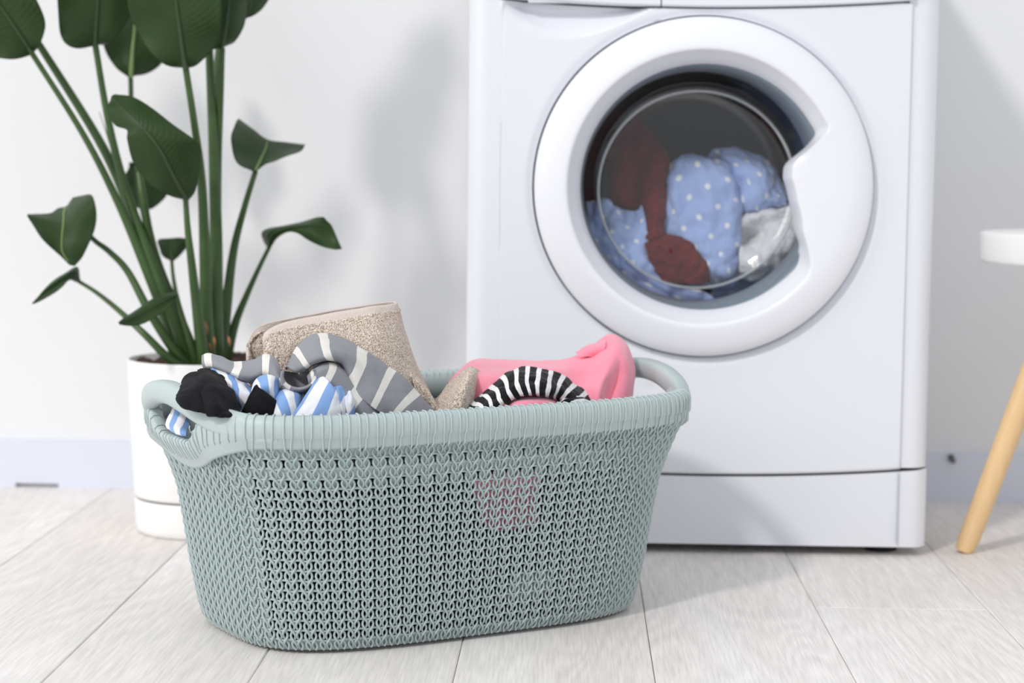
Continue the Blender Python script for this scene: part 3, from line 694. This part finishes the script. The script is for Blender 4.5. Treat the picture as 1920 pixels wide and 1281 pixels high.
# terry loops as real relief on the pile
def pile(sh, amt, vmin=1.0):
    V, f, uv = sh; d = np.array([noise.noise(Vector(v)*430) for v in V])*amt*(uv[:, 1] > vmin)
    V = V.copy(); V[:, 1] -= d; V[:, 2] += d*.5; return V, f, uv
tw = pile(tw, .0014)
lobe = S([[(818, 752, .16), (838, 728, .15), (860, 706, .13), (882, 690, .125), (900, 702, .14), (908, 722, .165)],
          [(812, 766, .125), (836, 742, .105), (860, 722, .085), (880, 706, .082), (897, 716, .115), (905, 738, .15)],
          [(812, 786, .095), (836, 766, .075), (856, 748, .060), (874, 736, .062), (890, 742, .105), (899, 758, .14)],
          [(818, 810, .085), (838, 806, .065), (854, 800, .055), (870, 796, .060), (886, 798, .105), (896, 802, .14)]], 60, 80, vs_=[2, 2.5, 3, 4], wr=.0016, wscale=40, seed=42)
bridge = S([[(762, 690, .145), (785, 712, .14), (804, 740, .13), (822, 768, .12)], [(768, 700, .105), (790, 725, .100), (810, 752, .095), (826, 778, .09)], [(790, 760, .10), (806, 775, .095), (822, 790, .09), (836, 805, .09)]], 40, 40, vs_=[2, 2.5, 3], wr=.0015, wscale=40, seed=43)
cloth('terry_towel', [tw, pile(lobe, .0014), pile(bridge, .0014)], M_terry, 'beige terry towel with flat woven border folded highest in the basket', 'towel', .0035)

# --- pink fleece
M_pink = weave_mat('pink_fleece', plain(lin(250, 150, 172), .03, 800), bump_scale=700, bump=.25, sheen=.5)
p1 = S([[(842, 720, .20), (862, 700, .20), (895, 678, .20), (962, 679, .19), (1030, 678, .185), (1080, 668, .18), (1108, 652, .17), (1137, 635, .155), (1156, 635, .14), (1175, 655, .125), (1188, 690, .115), (1188, 718, .115), (1184, 752, .12)],
        [(846, 724, .17), (866, 706, .16), (898, 690, .15), (962, 690, .14), (1030, 690, .14), (1082, 684, .145), (1112, 672, .14), (1138, 654, .125), (1154, 654, .105), (1168, 674, .09), (1177, 702, .085), (1178, 728, .085), (1176, 760, .085)],
        [(854, 740, .14), (876, 725, .12), (905, 712, .10), (962, 708, .10), (1030, 710, .10), (1084, 712, .112), (1114, 702, .105), (1136, 690, .085), (1147, 694, .082), (1154, 714, .088), (1160, 732, .075), (1164, 750, .068), (1166, 775, .065)],
        [(866, 765, .12), (890, 755, .095), (915, 745, .08), (962, 735, .08), (1030, 738, .08), (1080, 742, .085), (1108, 736, .07), (1124, 732, .058), (1134, 740, .070), (1142, 752, .072), (1148, 762, .06), (1154, 772, .055), (1158, 790, .055)],
        [(870, 800, .10), (895, 795, .08), (920, 790, .065), (962, 790, .06), (1030, 790, .06), (1075, 790, .06), (1100, 790, .052), (1116, 790, .048), (1126, 790, .055), (1134, 790, .055), (1142, 790, .05), (1148, 795, .05), (1152, 800, .05)]],
       80, 160, wr=.003, wscale=18, seed=51)
p1b = S([[(1082, 664, .172), (1098, 653, .16), (1118, 647, .15), (1138, 640, .14)], [(1086, 668, .160), (1102, 660, .146), (1120, 655, .134), (1136, 650, .122)], [(1088, 672, .155), (1104, 668, .145), (1120, 668, .14), (1134, 668, .13)]], 20, 30, wr=.001, seed=52)
p2 = S([[(945, 765, .07), (965, 752, .066), (1000, 747, .062), (1036, 750, .064), (1056, 765, .07)], [(948, 780, .036), (966, 764, .030), (1000, 759, .028), (1034, 761, .030), (1054, 778, .036)], [(950, 805, .05), (968, 800, .045), (1000, 798, .042), (1032, 800, .045), (1052, 805, .05)]], 24, 40, wr=.001, seed=53)
p3 = inner(-.045, .085, .095, .182, .0065, 1.0)
cloth('fleece_garment', [p1, p1b, p2, p3], M_pink, 'pink fleece garment heaped at the far end of the laundry basket', 'garment', .004)

# --- black and white narrow-striped garment
M_bw = weave_mat('black_white_stripe', stripes(lin(20, 20, 22), lin(240, 238, 240), .39), bump_scale=1500, bump=.3)
w1 = S([[(874, 768, .075), (893, 748, .085), (915, 730, .09), (941, 708, .095), (973, 690, .095), (1011, 691, .093), (1044, 698, .09), (1076, 719, .082), (1094, 734, .075), (1113, 756, .065)],
        [(878, 772, .06), (897, 752, .062), (920, 734, .062), (945, 715, .064), (974, 699, .064), (1010, 700, .062), (1042, 707, .06), (1070, 725, .056), (1088, 740, .052), (1106, 760, .048)],
        [(884, 778, .042), (904, 762, .040), (928, 745, .042), (952, 730, .046), (976, 717, .042), (1008, 717, .038), (1038, 723, .04), (1061, 734, .042), (1078, 746, .040), (1096, 763, .038)],
        [(892, 786, .034), (912, 775, .030), (936, 758, .034), (960, 745, .040), (982, 738, .034), (1008, 738, .030), (1033, 740, .034), (1052, 743, .042), (1068, 754, .040), (1086, 768, .038)],
        [(898, 792, .045), (918, 782, .040), (942, 762, .046), (964, 750, .052), (985, 745, .046), (1010, 744, .042), (1034, 747, .046), (1050, 749, .055), (1064, 762, .052), (1080, 775, .048)]],
       60, 140, us=[0, 1.3, 2.7, 4.0, 5.3, 7.0, 8.5, 9.9, 10.8, 12], vs_=[0, .2, .5, .8, 1], wr=.003, wscale=48, seed=61)
w1[2][:, 0] += .22*np.sin(w1[2][:, 1]*7+w1[2][:, 0]*.8)*np.clip(1.2-w1[2][:, 0]/6, 0, 1)
w2 = S([[(1040, 760, .05), (1060, 746, .045), (1085, 744, .042), (1112, 757, .045)], [(1038, 768, .04), (1060, 756, .034), (1084, 754, .032), (1112, 764, .038)], [(1040, 795, .045), (1060, 795, .04), (1084, 795, .04), (1112, 795, .042)]], 24, 40, us=[0, 1, 2, 3.2], wr=.002, wscale=50, seed=62)
w2 = (w2[0], w2[1], np.stack([w2[2][:, 0]*.5+w2[2][:, 1]*1.1, w2[2][:, 1]], -1))
cloth('narrow_striped_garment', [w1, w2], M_bw, 'black and white narrow-striped garment lying on the pink fleece', 'garment', .002)

# ------------------------------------------------------------------ laundry in the drum
M_polka = weave_mat('polka_blue', dots(lin(176, 194, 240), lin(245, 246, 250), 1.15, .13), bump_scale=900, bump=.2)
M_maroon = weave_mat('maroon_knit', plain(lin(112, 42, 42), .15, 200), bump_scale=400, bump=.4)
M_whitec = weave_mat('white_cotton', plain(lin(232, 230, 232), .02), bump_scale=900, bump=.2)
def D(rows_, nr, nc, **kw): return sheet([[(x, y, MY+k) for x, y, k in r] for r in rows_], nr, nc, **kw)
d1 = D([[(1240, 330, .15), (1262, 300, .135), (1290, 283, .13), (1330, 296, .125), (1368, 308, .125), (1380, 330, .135)],
        [(1240, 350, .125), (1260, 325, .112), (1296, 312, .108), (1332, 318, .104), (1370, 330, .106), (1386, 350, .115)],
        [(1244, 410, .115), (1264, 400, .103), (1296, 395, .104), (1332, 395, .098), (1368, 395, .100), (1388, 400, .112)],
        [(1256, 460, .113), (1276, 460, .104), (1304, 460, .100), (1336, 460, .095), (1366, 460, .098), (1388, 460, .112)],
        [(1290, 500, .113), (1304, 508, .105), (1320, 510, .101), (1342, 510, .098), (1366, 508, .100), (1386, 500, .115)],
        [(1290, 540, .14), (1304, 540, .135), (1320, 540, .13), (1342, 540, .13), (1366, 535, .13), (1386, 530, .14)]], 60, 60, us=[0, .7, 1.5, 2.3, 3.1, 3.7], vs_=[0, .6, 2.2, 3.6, 4.8, 5.5], wr=.006, wscale=40, seed=71)
d2 = D([[(1326, 300, .16), (1340, 278, .15), (1390, 280, .145), (1440, 300, .14), (1462, 330, .14), (1478, 370, .15)],
        [(1340, 310, .14), (1356, 298, .13), (1395, 300, .12), (1434, 318, .12), (1458, 345, .12), (1476, 376, .13)],
        [(1372, 350, .125), (1384, 340, .122), (1408, 335, .112), (1434, 345, .108), (1456, 362, .11), (1476, 382, .12)],
        [(1384, 390, .12), (1396, 390, .115), (1414, 388, .11), (1434, 385, .108), (1456, 382, .11), (1476, 384, .12)],
        [(1384, 396, .15), (1396, 396, .15), (1414, 394, .15), (1434, 390, .15), (1456, 387, .15), (1476, 388, .15)]], 50, 50, us=[0, .6, 1.6, 2.5, 3.2, 4], vs_=[0, .6, 1.6, 2.4, 3], wr=.006, wscale=40, seed=72)
cloth('polka_dot_shirt', [d1, d2], M_polka, 'light blue shirt with white dots, pale heap in the middle behind the door glass', 'shirt', .0015)
d3 = D([[(1100, 380, .13), (1130, 372, .12), (1160, 392, .115), (1190, 398, .105), (1206, 385, .10)],
        [(1100, 420, .115), (1130, 420, .105), (1162, 422, .098), (1192, 430, .096), (1212, 425, .096)],
        [(1106, 470, .105), (1136, 470, .099), (1166, 468, .095), (1196, 470, .094), (1222, 480, .096)],
        [(1130, 520, .10), (1158, 520, .096), (1184, 515, .093), (1212, 512, .092), (1242, 520, .097)],
        [(1170, 552, .11), (1205, 552, .105), (1240, 552, .10), (1280, 552, .10), (1330, 552, .105)],
        [(1190, 590, .12), (1225, 590, .115), (1260, 590, .11), (1300, 590, .11), (1350, 590, .115)]], 50, 50, us=[.3, 1.0, 1.8, 2.6, 3.2], vs_=[.2, 1.3, 2.6, 3.8, 5, 6], wr=.008, wscale=45, seed=73)
cloth('polka_dot_garment', [d3], M_polka, 'blue white-dotted garment pressed low against the door glass under the maroon one', 'garment', .0015)
m1 = D([[(1140, 262, .20), (1165, 232, .19), (1192, 220, .18), (1210, 240, .17), (1236, 262, .16), (1256, 290, .16)],
        [(1136, 310, .16), (1160, 300, .145), (1190, 300, .14), (1214, 305, .125), (1238, 310, .12), (1256, 315, .135)],
        [(1140, 360, .14), (1164, 360, .125), (1192, 360, .12), (1216, 360, .103), (1236, 360, .099), (1250, 362, .115)],
        [(1150, 388, .14), (1170, 388, .122), (1194, 390, .115), (1216, 410, .098), (1232, 412, .094), (1246, 412, .108)],
        [(1180, 400, .14), (1190, 400, .13), (1200, 405, .12), (1214, 446, .098), (1230, 446, .091), (1246, 440, .10)]], 60, 60, wr=.006, wscale=35, seed=74)
m2 = D([[(1206, 440, .10), (1226, 438, .094), (1250, 440, .096), (1280, 446, .096), (1304, 462, .096), (1322, 488, .098)],
        [(1212, 468, .092), (1232, 462, .088), (1256, 462, .089), (1284, 470, .089), (1306, 484, .090), (1326, 504, .093)],
        [(1224, 496, .093), (1244, 494, .087), (1266, 494, .086), (1290, 498, .086), (1310, 506, .088), (1330, 516, .092)],
        [(1240, 525, .10), (1258, 528, .096), (1278, 530, .095), (1298, 530, .095), (1316, 530, .097), (1334, 530, .10)]], 50, 60, wr=.0055, wscale=50, seed=75)
cloth('maroon_garment', [m1, m2], M_maroon, 'maroon knitted garment hanging down inside the drum behind the glass', 'garment', .003)
w3 = D([[(1380, 400, .14), (1400, 392, .13), (1430, 386, .125), (1465, 384, .12), (1500, 360, .13), (1510, 320, .15)],
        [(1386, 420, .12), (1404, 412, .112), (1430, 404, .108), (1464, 398, .105), (1498, 395, .11), (1514, 370, .13)],
        [(1388, 448, .135), (1402, 444, .14), (1424, 436, .125), (1456, 420, .112), (1494, 412, .106), (1514, 400, .115)],
        [(1390, 470, .11), (1408, 466, .105), (1430, 456, .102), (1460, 436, .10), (1494, 426, .10), (1514, 420, .11)],
        [(1386, 500, .105), (1406, 498, .098), (1430, 488, .096), (1460, 466, .095), (1490, 452, .096), (1512, 446, .105)],
        [(1384, 520, .13), (1406, 524, .12), (1436, 518, .115), (1468, 500, .11), (1494, 484, .11), (1514, 476, .12)]], 50, 60, wr=.007, wscale=40, seed=76)
cloth('white_garment', [w3], M_whitec, 'white cotton garment low in the drum beside the door handle', 'garment', .0015)

# ------------------------------------------------------------------ potted strelitzia
PCX, PCY = -.487, 2.610
def leaf_mat():
    m, nt, b = new_mat('leaf_green'); N, L = nt.nodes, nt.links
    uvn = N.new('ShaderNodeUVMap'); sp = N.new('ShaderNodeSeparateXYZ'); L.new(uvn.outputs[0], sp.inputs[0])
    tc = N.new('ShaderNodeTexCoord')
    # side veins run out from the midrib
    ab = N.new('ShaderNodeMath'); ab.operation = 'ABSOLUTE'; L.new(sp.outputs[0], ab.inputs[0])
    sb = N.new('ShaderNodeMath'); sb.operation = 'MULTIPLY_ADD'; L.new(ab.outputs[0], sb.inputs[0]); sb.inputs[1].default_value = -.25; L.new(sp.outputs[1], sb.inputs[2])
    ml = N.new('ShaderNodeMath'); ml.operation = 'MULTIPLY'; ml.inputs[1].default_value = 170; L.new(sb.outputs[0], ml.inputs[0])
    sn = N.new('ShaderNodeMath'); sn.operation = 'SINE'; L.new(ml.outputs[0], sn.inputs[0])
    mr = N.new('ShaderNodeMapRange'); mr.inputs[1].default_value = -1; mr.inputs[2].default_value = 1; mr.inputs[3].default_value = .93; mr.inputs[4].default_value = 1.05; L.new(sn.outputs[0], mr.inputs[0])
    n = N.new('ShaderNodeTexNoise'); n.inputs['Scale'].default_value = 14; L.new(tc.outputs['Object'], n.inputs['Vector'])
    mx = N.new('ShaderNodeMix'); mx.data_type = 'RGBA'; mx.inputs[6].default_value = lin(33, 53, 22); mx.inputs[7].default_value = lin(51, 75, 36); L.new(n.outputs['Fac'], mx.inputs[0])
    sc = N.new('ShaderNodeVectorMath'); sc.operation = 'SCALE'; L.new(mx.outputs[2], sc.inputs[0]); L.new(mr.outputs[0], sc.inputs['Scale'])
    L.new(sc.outputs[0], b.inputs['Base Color']); b.inputs['Roughness'].default_value = .45; b.inputs['Specular IOR Level'].default_value = .26
    bp = N.new('ShaderNodeBump'); bp.inputs['Strength'].default_value = .15; bp.inputs['Distance'].default_value = .001
    L.new(sn.outputs[0], bp.inputs['Height']); L.new(bp.outputs[0], b.inputs['Normal'])
    return m
M_leaf = leaf_mat()
M_rib = mat('midrib_green', lin(120, 146, 84), .45)
M_ribd = mat('midrib_dark', lin(48, 72, 38), .45)
M_stalk = mat('stalk_green', lin(58, 86, 40), .42, noise_amt=.16, noise_scale=26)
M_brown = mat('dry_sheath', lin(176, 124, 84), .7, noise_amt=.2, noise_scale=80)
plant = empty('potted_plant', (PCX, PCY, 0), 'tall bird-of-paradise plant with broad dark leaves in a white cylindrical pot', 'plant')
M_pot = mat('pot_white', lin(242, 241, 240), .3)
pot = mesh('pot', *lathe_z([(.088, .0495), (.0905, .0480), (.0915, .052), (.095, .12), (.0995, .226), (.0995, .2285), (.0985, .2295), (.0968, .2285), (.096, .20), (.094, .17)], PCX, PCY), M_pot, plant)
mesh('saucer_base', *lathe_z([(.0001, .0), (.084, .0), (.0878, .0025), (.0895, .010), (.0912, .0445), (.0905, .0458), (.088, .046)], PCX, PCY), M_pot, pot)
# soil
V = []; 
for r in np.linspace(.0005, .0962, 26):
    for a in np.arange(64)/64*2*np.pi:
        x, y = r*math.cos(a), r*math.sin(a)
        V.append((PCX+x, PCY+y, .221+.008*noise.noise(Vector((x*40, y*40, 3)))+.006*noise.noise(Vector((x*140, y*140, 1)))+.012*max(0, x/.09)))
mesh('soil', V, grid_faces(26, 64, wrap_c=True), mat('soil_brown', lin(74, 54, 46), .95, noise_amt=.4, noise_scale=150), plant)

def leaf(L_, M_, R_, Yb, Yt, fL=0., fR=0., rib=None, n=44, wave=.006, ribr=.0028, bulge=.25, arch=0.):
    """outlines (left edge, midrib, right edge) from base to tip; fL/fR bring the two halves forward (-) or back (+)"""
    k = len(M_); rows_ = []
    for i in range(k):
        s = i/(k-1); Y = Yb+(Yt-Yb)*s+arch*math.sin(math.pi*s); w = math.sin(math.pi*min(1, .12+s*.88))**.7
        l, m_, r = L_[i], M_[i], R_[i]
        mid = lambda a, b, t: (a[0]+(b[0]-a[0])*t, a[1]+(b[1]-a[1])*t)
        lm, rm = mid(l, m_, .5), mid(r, m_, .5)
        rows_.append([(*l, Y+fL*w), (*lm, Y+fL*w*(.5-bulge)), (*m_, Y), (*rm, Y+fR*w*(.5-bulge)), (*r, Y+fR*w)])
    V, f, uv = sheet(rows_, n, 33, us=[-1, -.5, 0, .5, 1], vs_=np.linspace(0, 1, k), wr=0)
    A = V.reshape(n, 33, 3); e = np.abs(np.linspace(-1, 1, 33))**2
    ph = random.random()*9
    A[:, :, 1] += (np.sin(np.linspace(0, 17, n)+ph)[:, None]*e[None]*wave)
    A[:, :, 2] += (np.sin(np.linspace(0, 13, n)+ph*2)[:, None]*e[None]*wave*.35)
    o = mesh('leaf', A.reshape(-1, 3), f, M_leaf, plant, uv=uv); solidify(o, .0008)
    path = A[:int(n*.97), 16]+np.array([0, -.0008, 0])
    mesh('midrib', *tube(path, np.linspace(ribr, .0006, len(path)), 6), rib or M_ribd, o)
    return o
def stalk(pts, r0_, r1_, m=None):
    P_ = cr(np.array([at(*p) for p in pts]), 40); t = np.linspace(0, 1, 40)
    return mesh('stalk', *tube(P_, r1_+(r0_-r1_)*(1-t)**1.7, 10, ref=[0, 1, 0]), m or M_stalk, plant)
YB = PCY
# leaves, base to tip
leaf([(57, 99), (20, 112), (-30, 104), (-80, 60), (-120, -20), (-140, -110), (-140, -180)], [(58, 97), (38, 66), (8, 22), (-30, -32), (-70, -90), (-110, -150), (-140, -182)], [(60, 96), (80, 78), (82, 40), (62, -20), (20, -90), (-50, -150), (-139, -183)], 2.53, 2.46, .0, .012)
leaf([(177, 88), (140, 88), (112, 62), (108, 10), (118, -60), (145, -130), (196, -200)], [(179, 86), (180, 60), (183, 20), (186, -30), (190, -90), (194, -150), (198, -202)], [(181, 87), (205, 78), (238, 40), (250, -15), (252, -80), (236, -145), (200, -201)], 2.57, 2.53, -.010, .014)
leaf([(243, 148), (218, 128), (198, 95), (194, 55), (200, 15), (222, -30), (256, -60)], [(245, 148), (247, 120), (249, 92), (252, 62), (254, 25), (256, -15), (258, -60)], [(248, 147), (270, 140), (305, 112), (316, 78), (312, 30), (296, -20), (260, -61)], 2.70, 2.74, -.014, .016, rib=M_rib, ribr=.0036)
leaf([(345, 128), (305, 115), (262, 72), (242, 18), (246, -50), (270, -130), (318, -210)], [(348, 127), (343, 96), (338, 60), (332, 15), (326, -50), (322, -130), (320, -212)], [(350, 128), (376, 115), (402, 88), (416, 38), (412, -40), (384, -130), (322, -211)], 2.50, 2.46, .006, .010, ribr=.0036)
leaf([(413, 92), (398, 92), (388, 76), (386, 40), (392, -20), (410, -90), (440, -150)], [(416, 91), (420, 75), (424, 52), (428, 20), (432, -30), (438, -90), (442, -152)], [(418, 91), (440, 78), (456, 50), (462, 10), (466, -40), (460, -100), (444, -151)], 2.56, 2.56, -.012, .02)
# hanging tip at the upper right
leaf([(470, -120), (452, -90), (444, -50), (446, -10), (452, 14), (456, 28), (458, 35)], [(480, -122), (478, -90), (476, -50), (474, -10), (470, 14), (464, 28), (459, 36)], [(492, -120), (510, -90), (516, -50), (510, -12), (492, 14), (476, 28), (461, 36)], 2.63, 2.60, -.01, .012)
# middle leaf, upper half rolled over
leaf([(346, 373), (316, 364), (280, 346), (250, 308), (240, 262), (238, 243), (214, 236), (204, 205), (207, 186)], [(349, 374), (338, 352), (322, 322), (304, 286), (284, 258), (262, 234), (238, 212), (220, 194), (210, 180)], [(352, 374), (368, 354), (374, 320), (376, 282), (368, 262), (318, 228), (280, 202), (248, 182), (216, 175)], 2.49, 2.47, .010, .018, wave=.004, arch=-.05)
leaf([(263, 394), (240, 384), (232, 360), (234, 330), (240, 312), (246, 306)], [(266, 394), (262, 376), (258, 356), (252, 336), (248, 318), (247, 306)], [(269, 393), (288, 388), (312, 366), (306, 340), (280, 318), (250, 305)], 2.72, 2.76, -.01, .012)
leaf([(476, 324), (452, 310), (437, 290), (434, 258), (440, 232), (448, 224)], [(479, 322), (484, 310), (490, 297), (496, 284), (500, 272), (502, 262)], [(482, 321), (500, 306), (520, 300), (548, 290), (566, 280), (573, 273)], 2.60, 2.66, -.03, -.02, rib=M_rib, ribr=.0026, wave=.003)
# arching leaf seen edge-on at the lower right
leaf([(502, 466), (494, 450), (491, 437), (505, 428), (535, 422), (570, 416), (596, 408), (606, 406)], [(505, 464), (508, 448), (518, 436), (538, 428), (562, 424), (588, 422), (606, 422), (622, 424)], [(508, 462), (520, 446), (540, 436), (560, 438), (580, 450), (606, 464), (626, 468), (641, 466)], 2.62, 2.55, .03, -.03, wave=.002)
# left middle leaf hanging towards the viewer
leaf([(110, 390), (92, 399), (60, 403), (52, 406), (64, 426), (82, 450), (104, 474), (130, 496)], [(124, 388), (121, 396), (120, 408), (119, 422), (117, 438), (116, 456), (118, 474), (134, 498)], [(138, 370), (152, 366), (172, 367), (180, 388), (179, 418), (172, 448), (156, 480), (140, 498)], 2.58, 2.50, -.01, .012, rib=M_rib, ribr=.0018, wave=.003, arch=-.02)
leaf([(150, 527), (148, 505), (138, 502), (122, 512), (104, 524), (86, 540), (60, 569)], [(150, 529), (142, 518), (130, 518), (114, 526), (98, 536), (80, 550), (60, 569)], [(149, 530), (140, 528), (128, 526), (116, 538), (102, 550), (84, 560), (61, 570)], 2.60, 2.52, .02, -.02, wave=.002, ribr=.0014)
leaf([(331, 548), (312, 550), (288, 560), (262, 576), (240, 592), (222, 604)], [(331, 552), (312, 562), (290, 574), (264, 588), (242, 598), (223, 606)], [(330, 558), (316, 578), (294, 594), (268, 606), (244, 612), (224, 608)], 2.52, 2.44, .015, -.015, wave=.002, ribr=.0014)
leaf([(320, 490), (304, 478), (298, 462), (296, 450), (310, 448)], [(322, 490), (322, 478), (321, 466), (320, 456), (320, 447)], [(325, 490), (340, 476), (354, 458), (352, 448), (332, 446)], 2.68, 2.70, -.01, .01, wave=.001, ribr=.0014)
# taller leaves above the frame
leaf([(384, -58), (330, -80), (296, -150), (290, -240), (310, -330), (352, -430)], [(387, -60), (382, -110), (376, -180), (370, -260), (362, -340), (354, -432)], [(390, -58), (440, -90), (462, -160), (456, -250), (420, -340), (356, -431)], 2.58, 2.56, .01, .012, ribr=.0036)
leaf([(-12, -58), (-60, -60), (-110, -120), (-140, -200), (-150, -290), (-140, -380)], [(-10, -60), (-30, -110), (-56, -180), (-84, -250), (-110, -320), (-138, -382)], [(-8, -60), (20, -100), (18, -180), (-16, -270), (-70, -340), (-136, -381)], 2.58, 2.56, .01, .012, ribr=.0036)
leaf([(478, -122), (440, -150), (430, -220), (440, -300), (470, -370), (520, -430)], [(481, -122), (486, -160), (492, -220), (500, -290), (510, -360), (522, -432)], [(484, -122), (530, -150), (556, -220), (560, -300), (550, -370), (524, -431)], 2.63, 2.62, .01, .012, ribr=.0032)
stalk([(408, 690, YB+.02), (405, 500, YB+.03), (404, 300, YB+.03), (406, 150, YB+.02), (424, 20, YB+.02), (448, -50, 2.64), (481, -122, 2.63)], .0105, .004)
# stalks from the soil up
base_y = 690
stalk([(352, 692, YB-.02), (330, 640, YB-.03), (285, 530, YB-.05), (224, 385, 2.55), (156, 252, 2.54), (58, 97, 2.53)], .012, .0036)
stalk([(342, 690, YB), (318, 620, YB), (277, 480, YB-.01), (230, 355, YB-.02), (178, 250, YB-.02), (76, 88, YB-.02), (20, 0, YB-.02), (-10, -60, YB-.02)], .012, .004)
stalk([(362, 692, YB-.03), (330, 610, YB-.04), (272, 460, YB-.05), (228, 330, 2.57), (200, 210, 2.57), (179, 86, 2.57)], .011, .0042)
stalk([(350, 690, YB+.03), (326, 600, YB+.05), (290, 480, YB+.07), (262, 330, YB+.08), (248, 230, 2.70), (245, 147, 2.70)], .008, .0034)
stalk([(392, 696, YB-.04), (388, 620, YB-.05), (384, 480, YB-.06), (378, 340, 2.53), (364, 230, 2.51), (348, 126, 2.50)], .0115, .0042)
stalk([(404, 694, YB-.02), (404, 600, YB-.03), (405, 450, YB-.03), (401, 300, 2.57), (396, 180, 2.57), (390, 40, 2.58), (386, -60, 2.58)], .0125, .0045)
stalk([(410, 690, YB), (408, 600, YB), (406, 450, YB-.01), (408, 300, 2.58), (413, 180, 2.57), (416, 90, 2.56)], .0105, .0042)
stalk([(384, 696, YB-.06), (372, 600, YB-.08), (360, 500, 2.50), (352, 430, 2.49), (348, 373, 2.49)], .0095, .0036)
stalk([(356, 690, YB+.02), (332, 610, YB+.05), (302, 520, YB+.08), (280, 450, 2.71), (266, 393, 2.72)], .008, .0032)
stalk([(372, 692, YB-.03), (336, 600, YB-.03), (300, 510, YB-.03), (280, 440, YB-.04), (268, 370, YB-.05), (260, 320, YB-.04)], .010, .005)
stalk([(412, 690, YB), (424, 580, YB), (438, 470, YB), (458, 390, 2.60), (479, 321, 2.60)], .0095, .0036)
stalk([(422, 688, YB+.01), (440, 610, YB+.01), (462, 555, YB+.01), (484, 506, 2.62), (505, 463, 2.62)], .0075, .0028)
stalk([(372, 696, YB-.05), (330, 660, YB-.06), (282, 588, YB-.07), (240, 510, 2.55), (205, 472, 2.55), (172, 446, 2.56), (124, 390, 2.585)], .0085, .003)
stalk([(366, 698, YB-.06), (320, 675, YB-.07), (270, 626, YB-.08), (220, 580, 2.56), (180, 548, 2.58), (148, 528, 2.60)], .0075, .0026)
stalk([(372, 698, YB-.06), (362, 660, YB-.07), (350, 620, YB-.08), (338, 580, 2.52), (331, 552, 2.52)], .0065, .0028)
stalk([(362, 690, YB+.03), (345, 620, YB+.05), (332, 560, YB+.06), (325, 520, YB+.07), (322, 490, 2.68)], .0055, .0024)
stalk([(228, 330, 2.60), (212, 285, 2.60), (200, 250, 2.60), (186, 210, 2.60)], .0038, .0004)
# dry sheath scars at the stem bases
for (x, y, w, h) in ((385, 615, 6, 26), (400, 640, 5, 22), (392, 650, 7, 16), (428, 640, 3, 20)):
    P_ = np.array([at(x, y-h/2, YB-.062), at(x+2, y, YB-.065), at(x+3, y+h/2, YB-.062)])
    mesh('dry_sheath', *tube(cr(P_, 8), [.0004, .001, .0017, .002, .0018, .0014, .001, .0004], 6), M_brown, plant)

# ------------------------------------------------------------------ side table
M_wood = None
def beech():
    m, nt, b = new_mat('beech_wood'); N, L = nt.nodes, nt.links
    tc = N.new('ShaderNodeTexCoord'); mp = N.new('ShaderNodeMapping'); mp.inputs['Scale'].default_value = (1, 1, .06); L.new(tc.outputs['Object'], mp.inputs[0])
    n = N.new('ShaderNodeTexNoise'); n.inputs['Scale'].default_value = 160; n.inputs['Detail'].default_value = 4; L.new(mp.outputs[0], n.inputs['Vector'])
    mx = N.new('ShaderNodeMix'); mx.data_type = 'RGBA'; mx.inputs[6].default_value = lin(222, 184, 134); mx.inputs[7].default_value = lin(236, 202, 154)
    L.new(n.outputs['Fac'], mx.inputs[0]); L.new(mx.outputs[2], b.inputs['Base Color']); b.inputs['Roughness'].default_value = .4
    return m
M_wood = beech()
TX, TY, TR, TZ = .724, 2.545, .205, .4105
table = empty('side_table', (TX, TY, 0), 'round white side table on slanted beech legs, right of the washing machine', 'table')
mesh('table_top', *lathe_z([(.0001, TZ), (TR-.004, TZ), (TR-.001, TZ-.0015), (TR, TZ-.005), (TR, TZ-.033), (TR-.001, TZ-.037), (TR-.004, TZ-.039), (.0001, TZ-.039)], TX, TY, 128), mat('white_lacquer', lin(238, 237, 236), .4), table)
bpy.data.objects['table_top'].modifiers.new('split', 'EDGE_SPLIT').split_angle = math.radians(60)
foot0 = np.array([.506, 2.535, .0])
dv = foot0[:2]-np.array([TX, TY]); R0 = np.linalg.norm(dv); a0 = math.atan2(dv[1], dv[0])
for i in range(3):
    a = a0+i*2*math.pi/3; d = np.array([math.cos(a), math.sin(a), 0]); c0 = np.array([TX, TY, 0])
    foot = c0+d*R0; topp = c0+d*(R0-.128)+np.array([0, 0, TZ-.038])
    ts = np.linspace(0, 1, 24)
    path = foot+(topp-foot)*ts[:, None]; rad = .0133+.0035*ts; rad[0] = .0118
    path[0] += [0, 0, .001]
    V, f = tube(path, rad, 24, ref=[0, 1, 0]); V[:, 2] = np.maximum(V[:, 2], .0008)
    lg = mesh('leg', V, f, M_wood, table); lg.modifiers.new('split', 'EDGE_SPLIT').split_angle = math.radians(50)
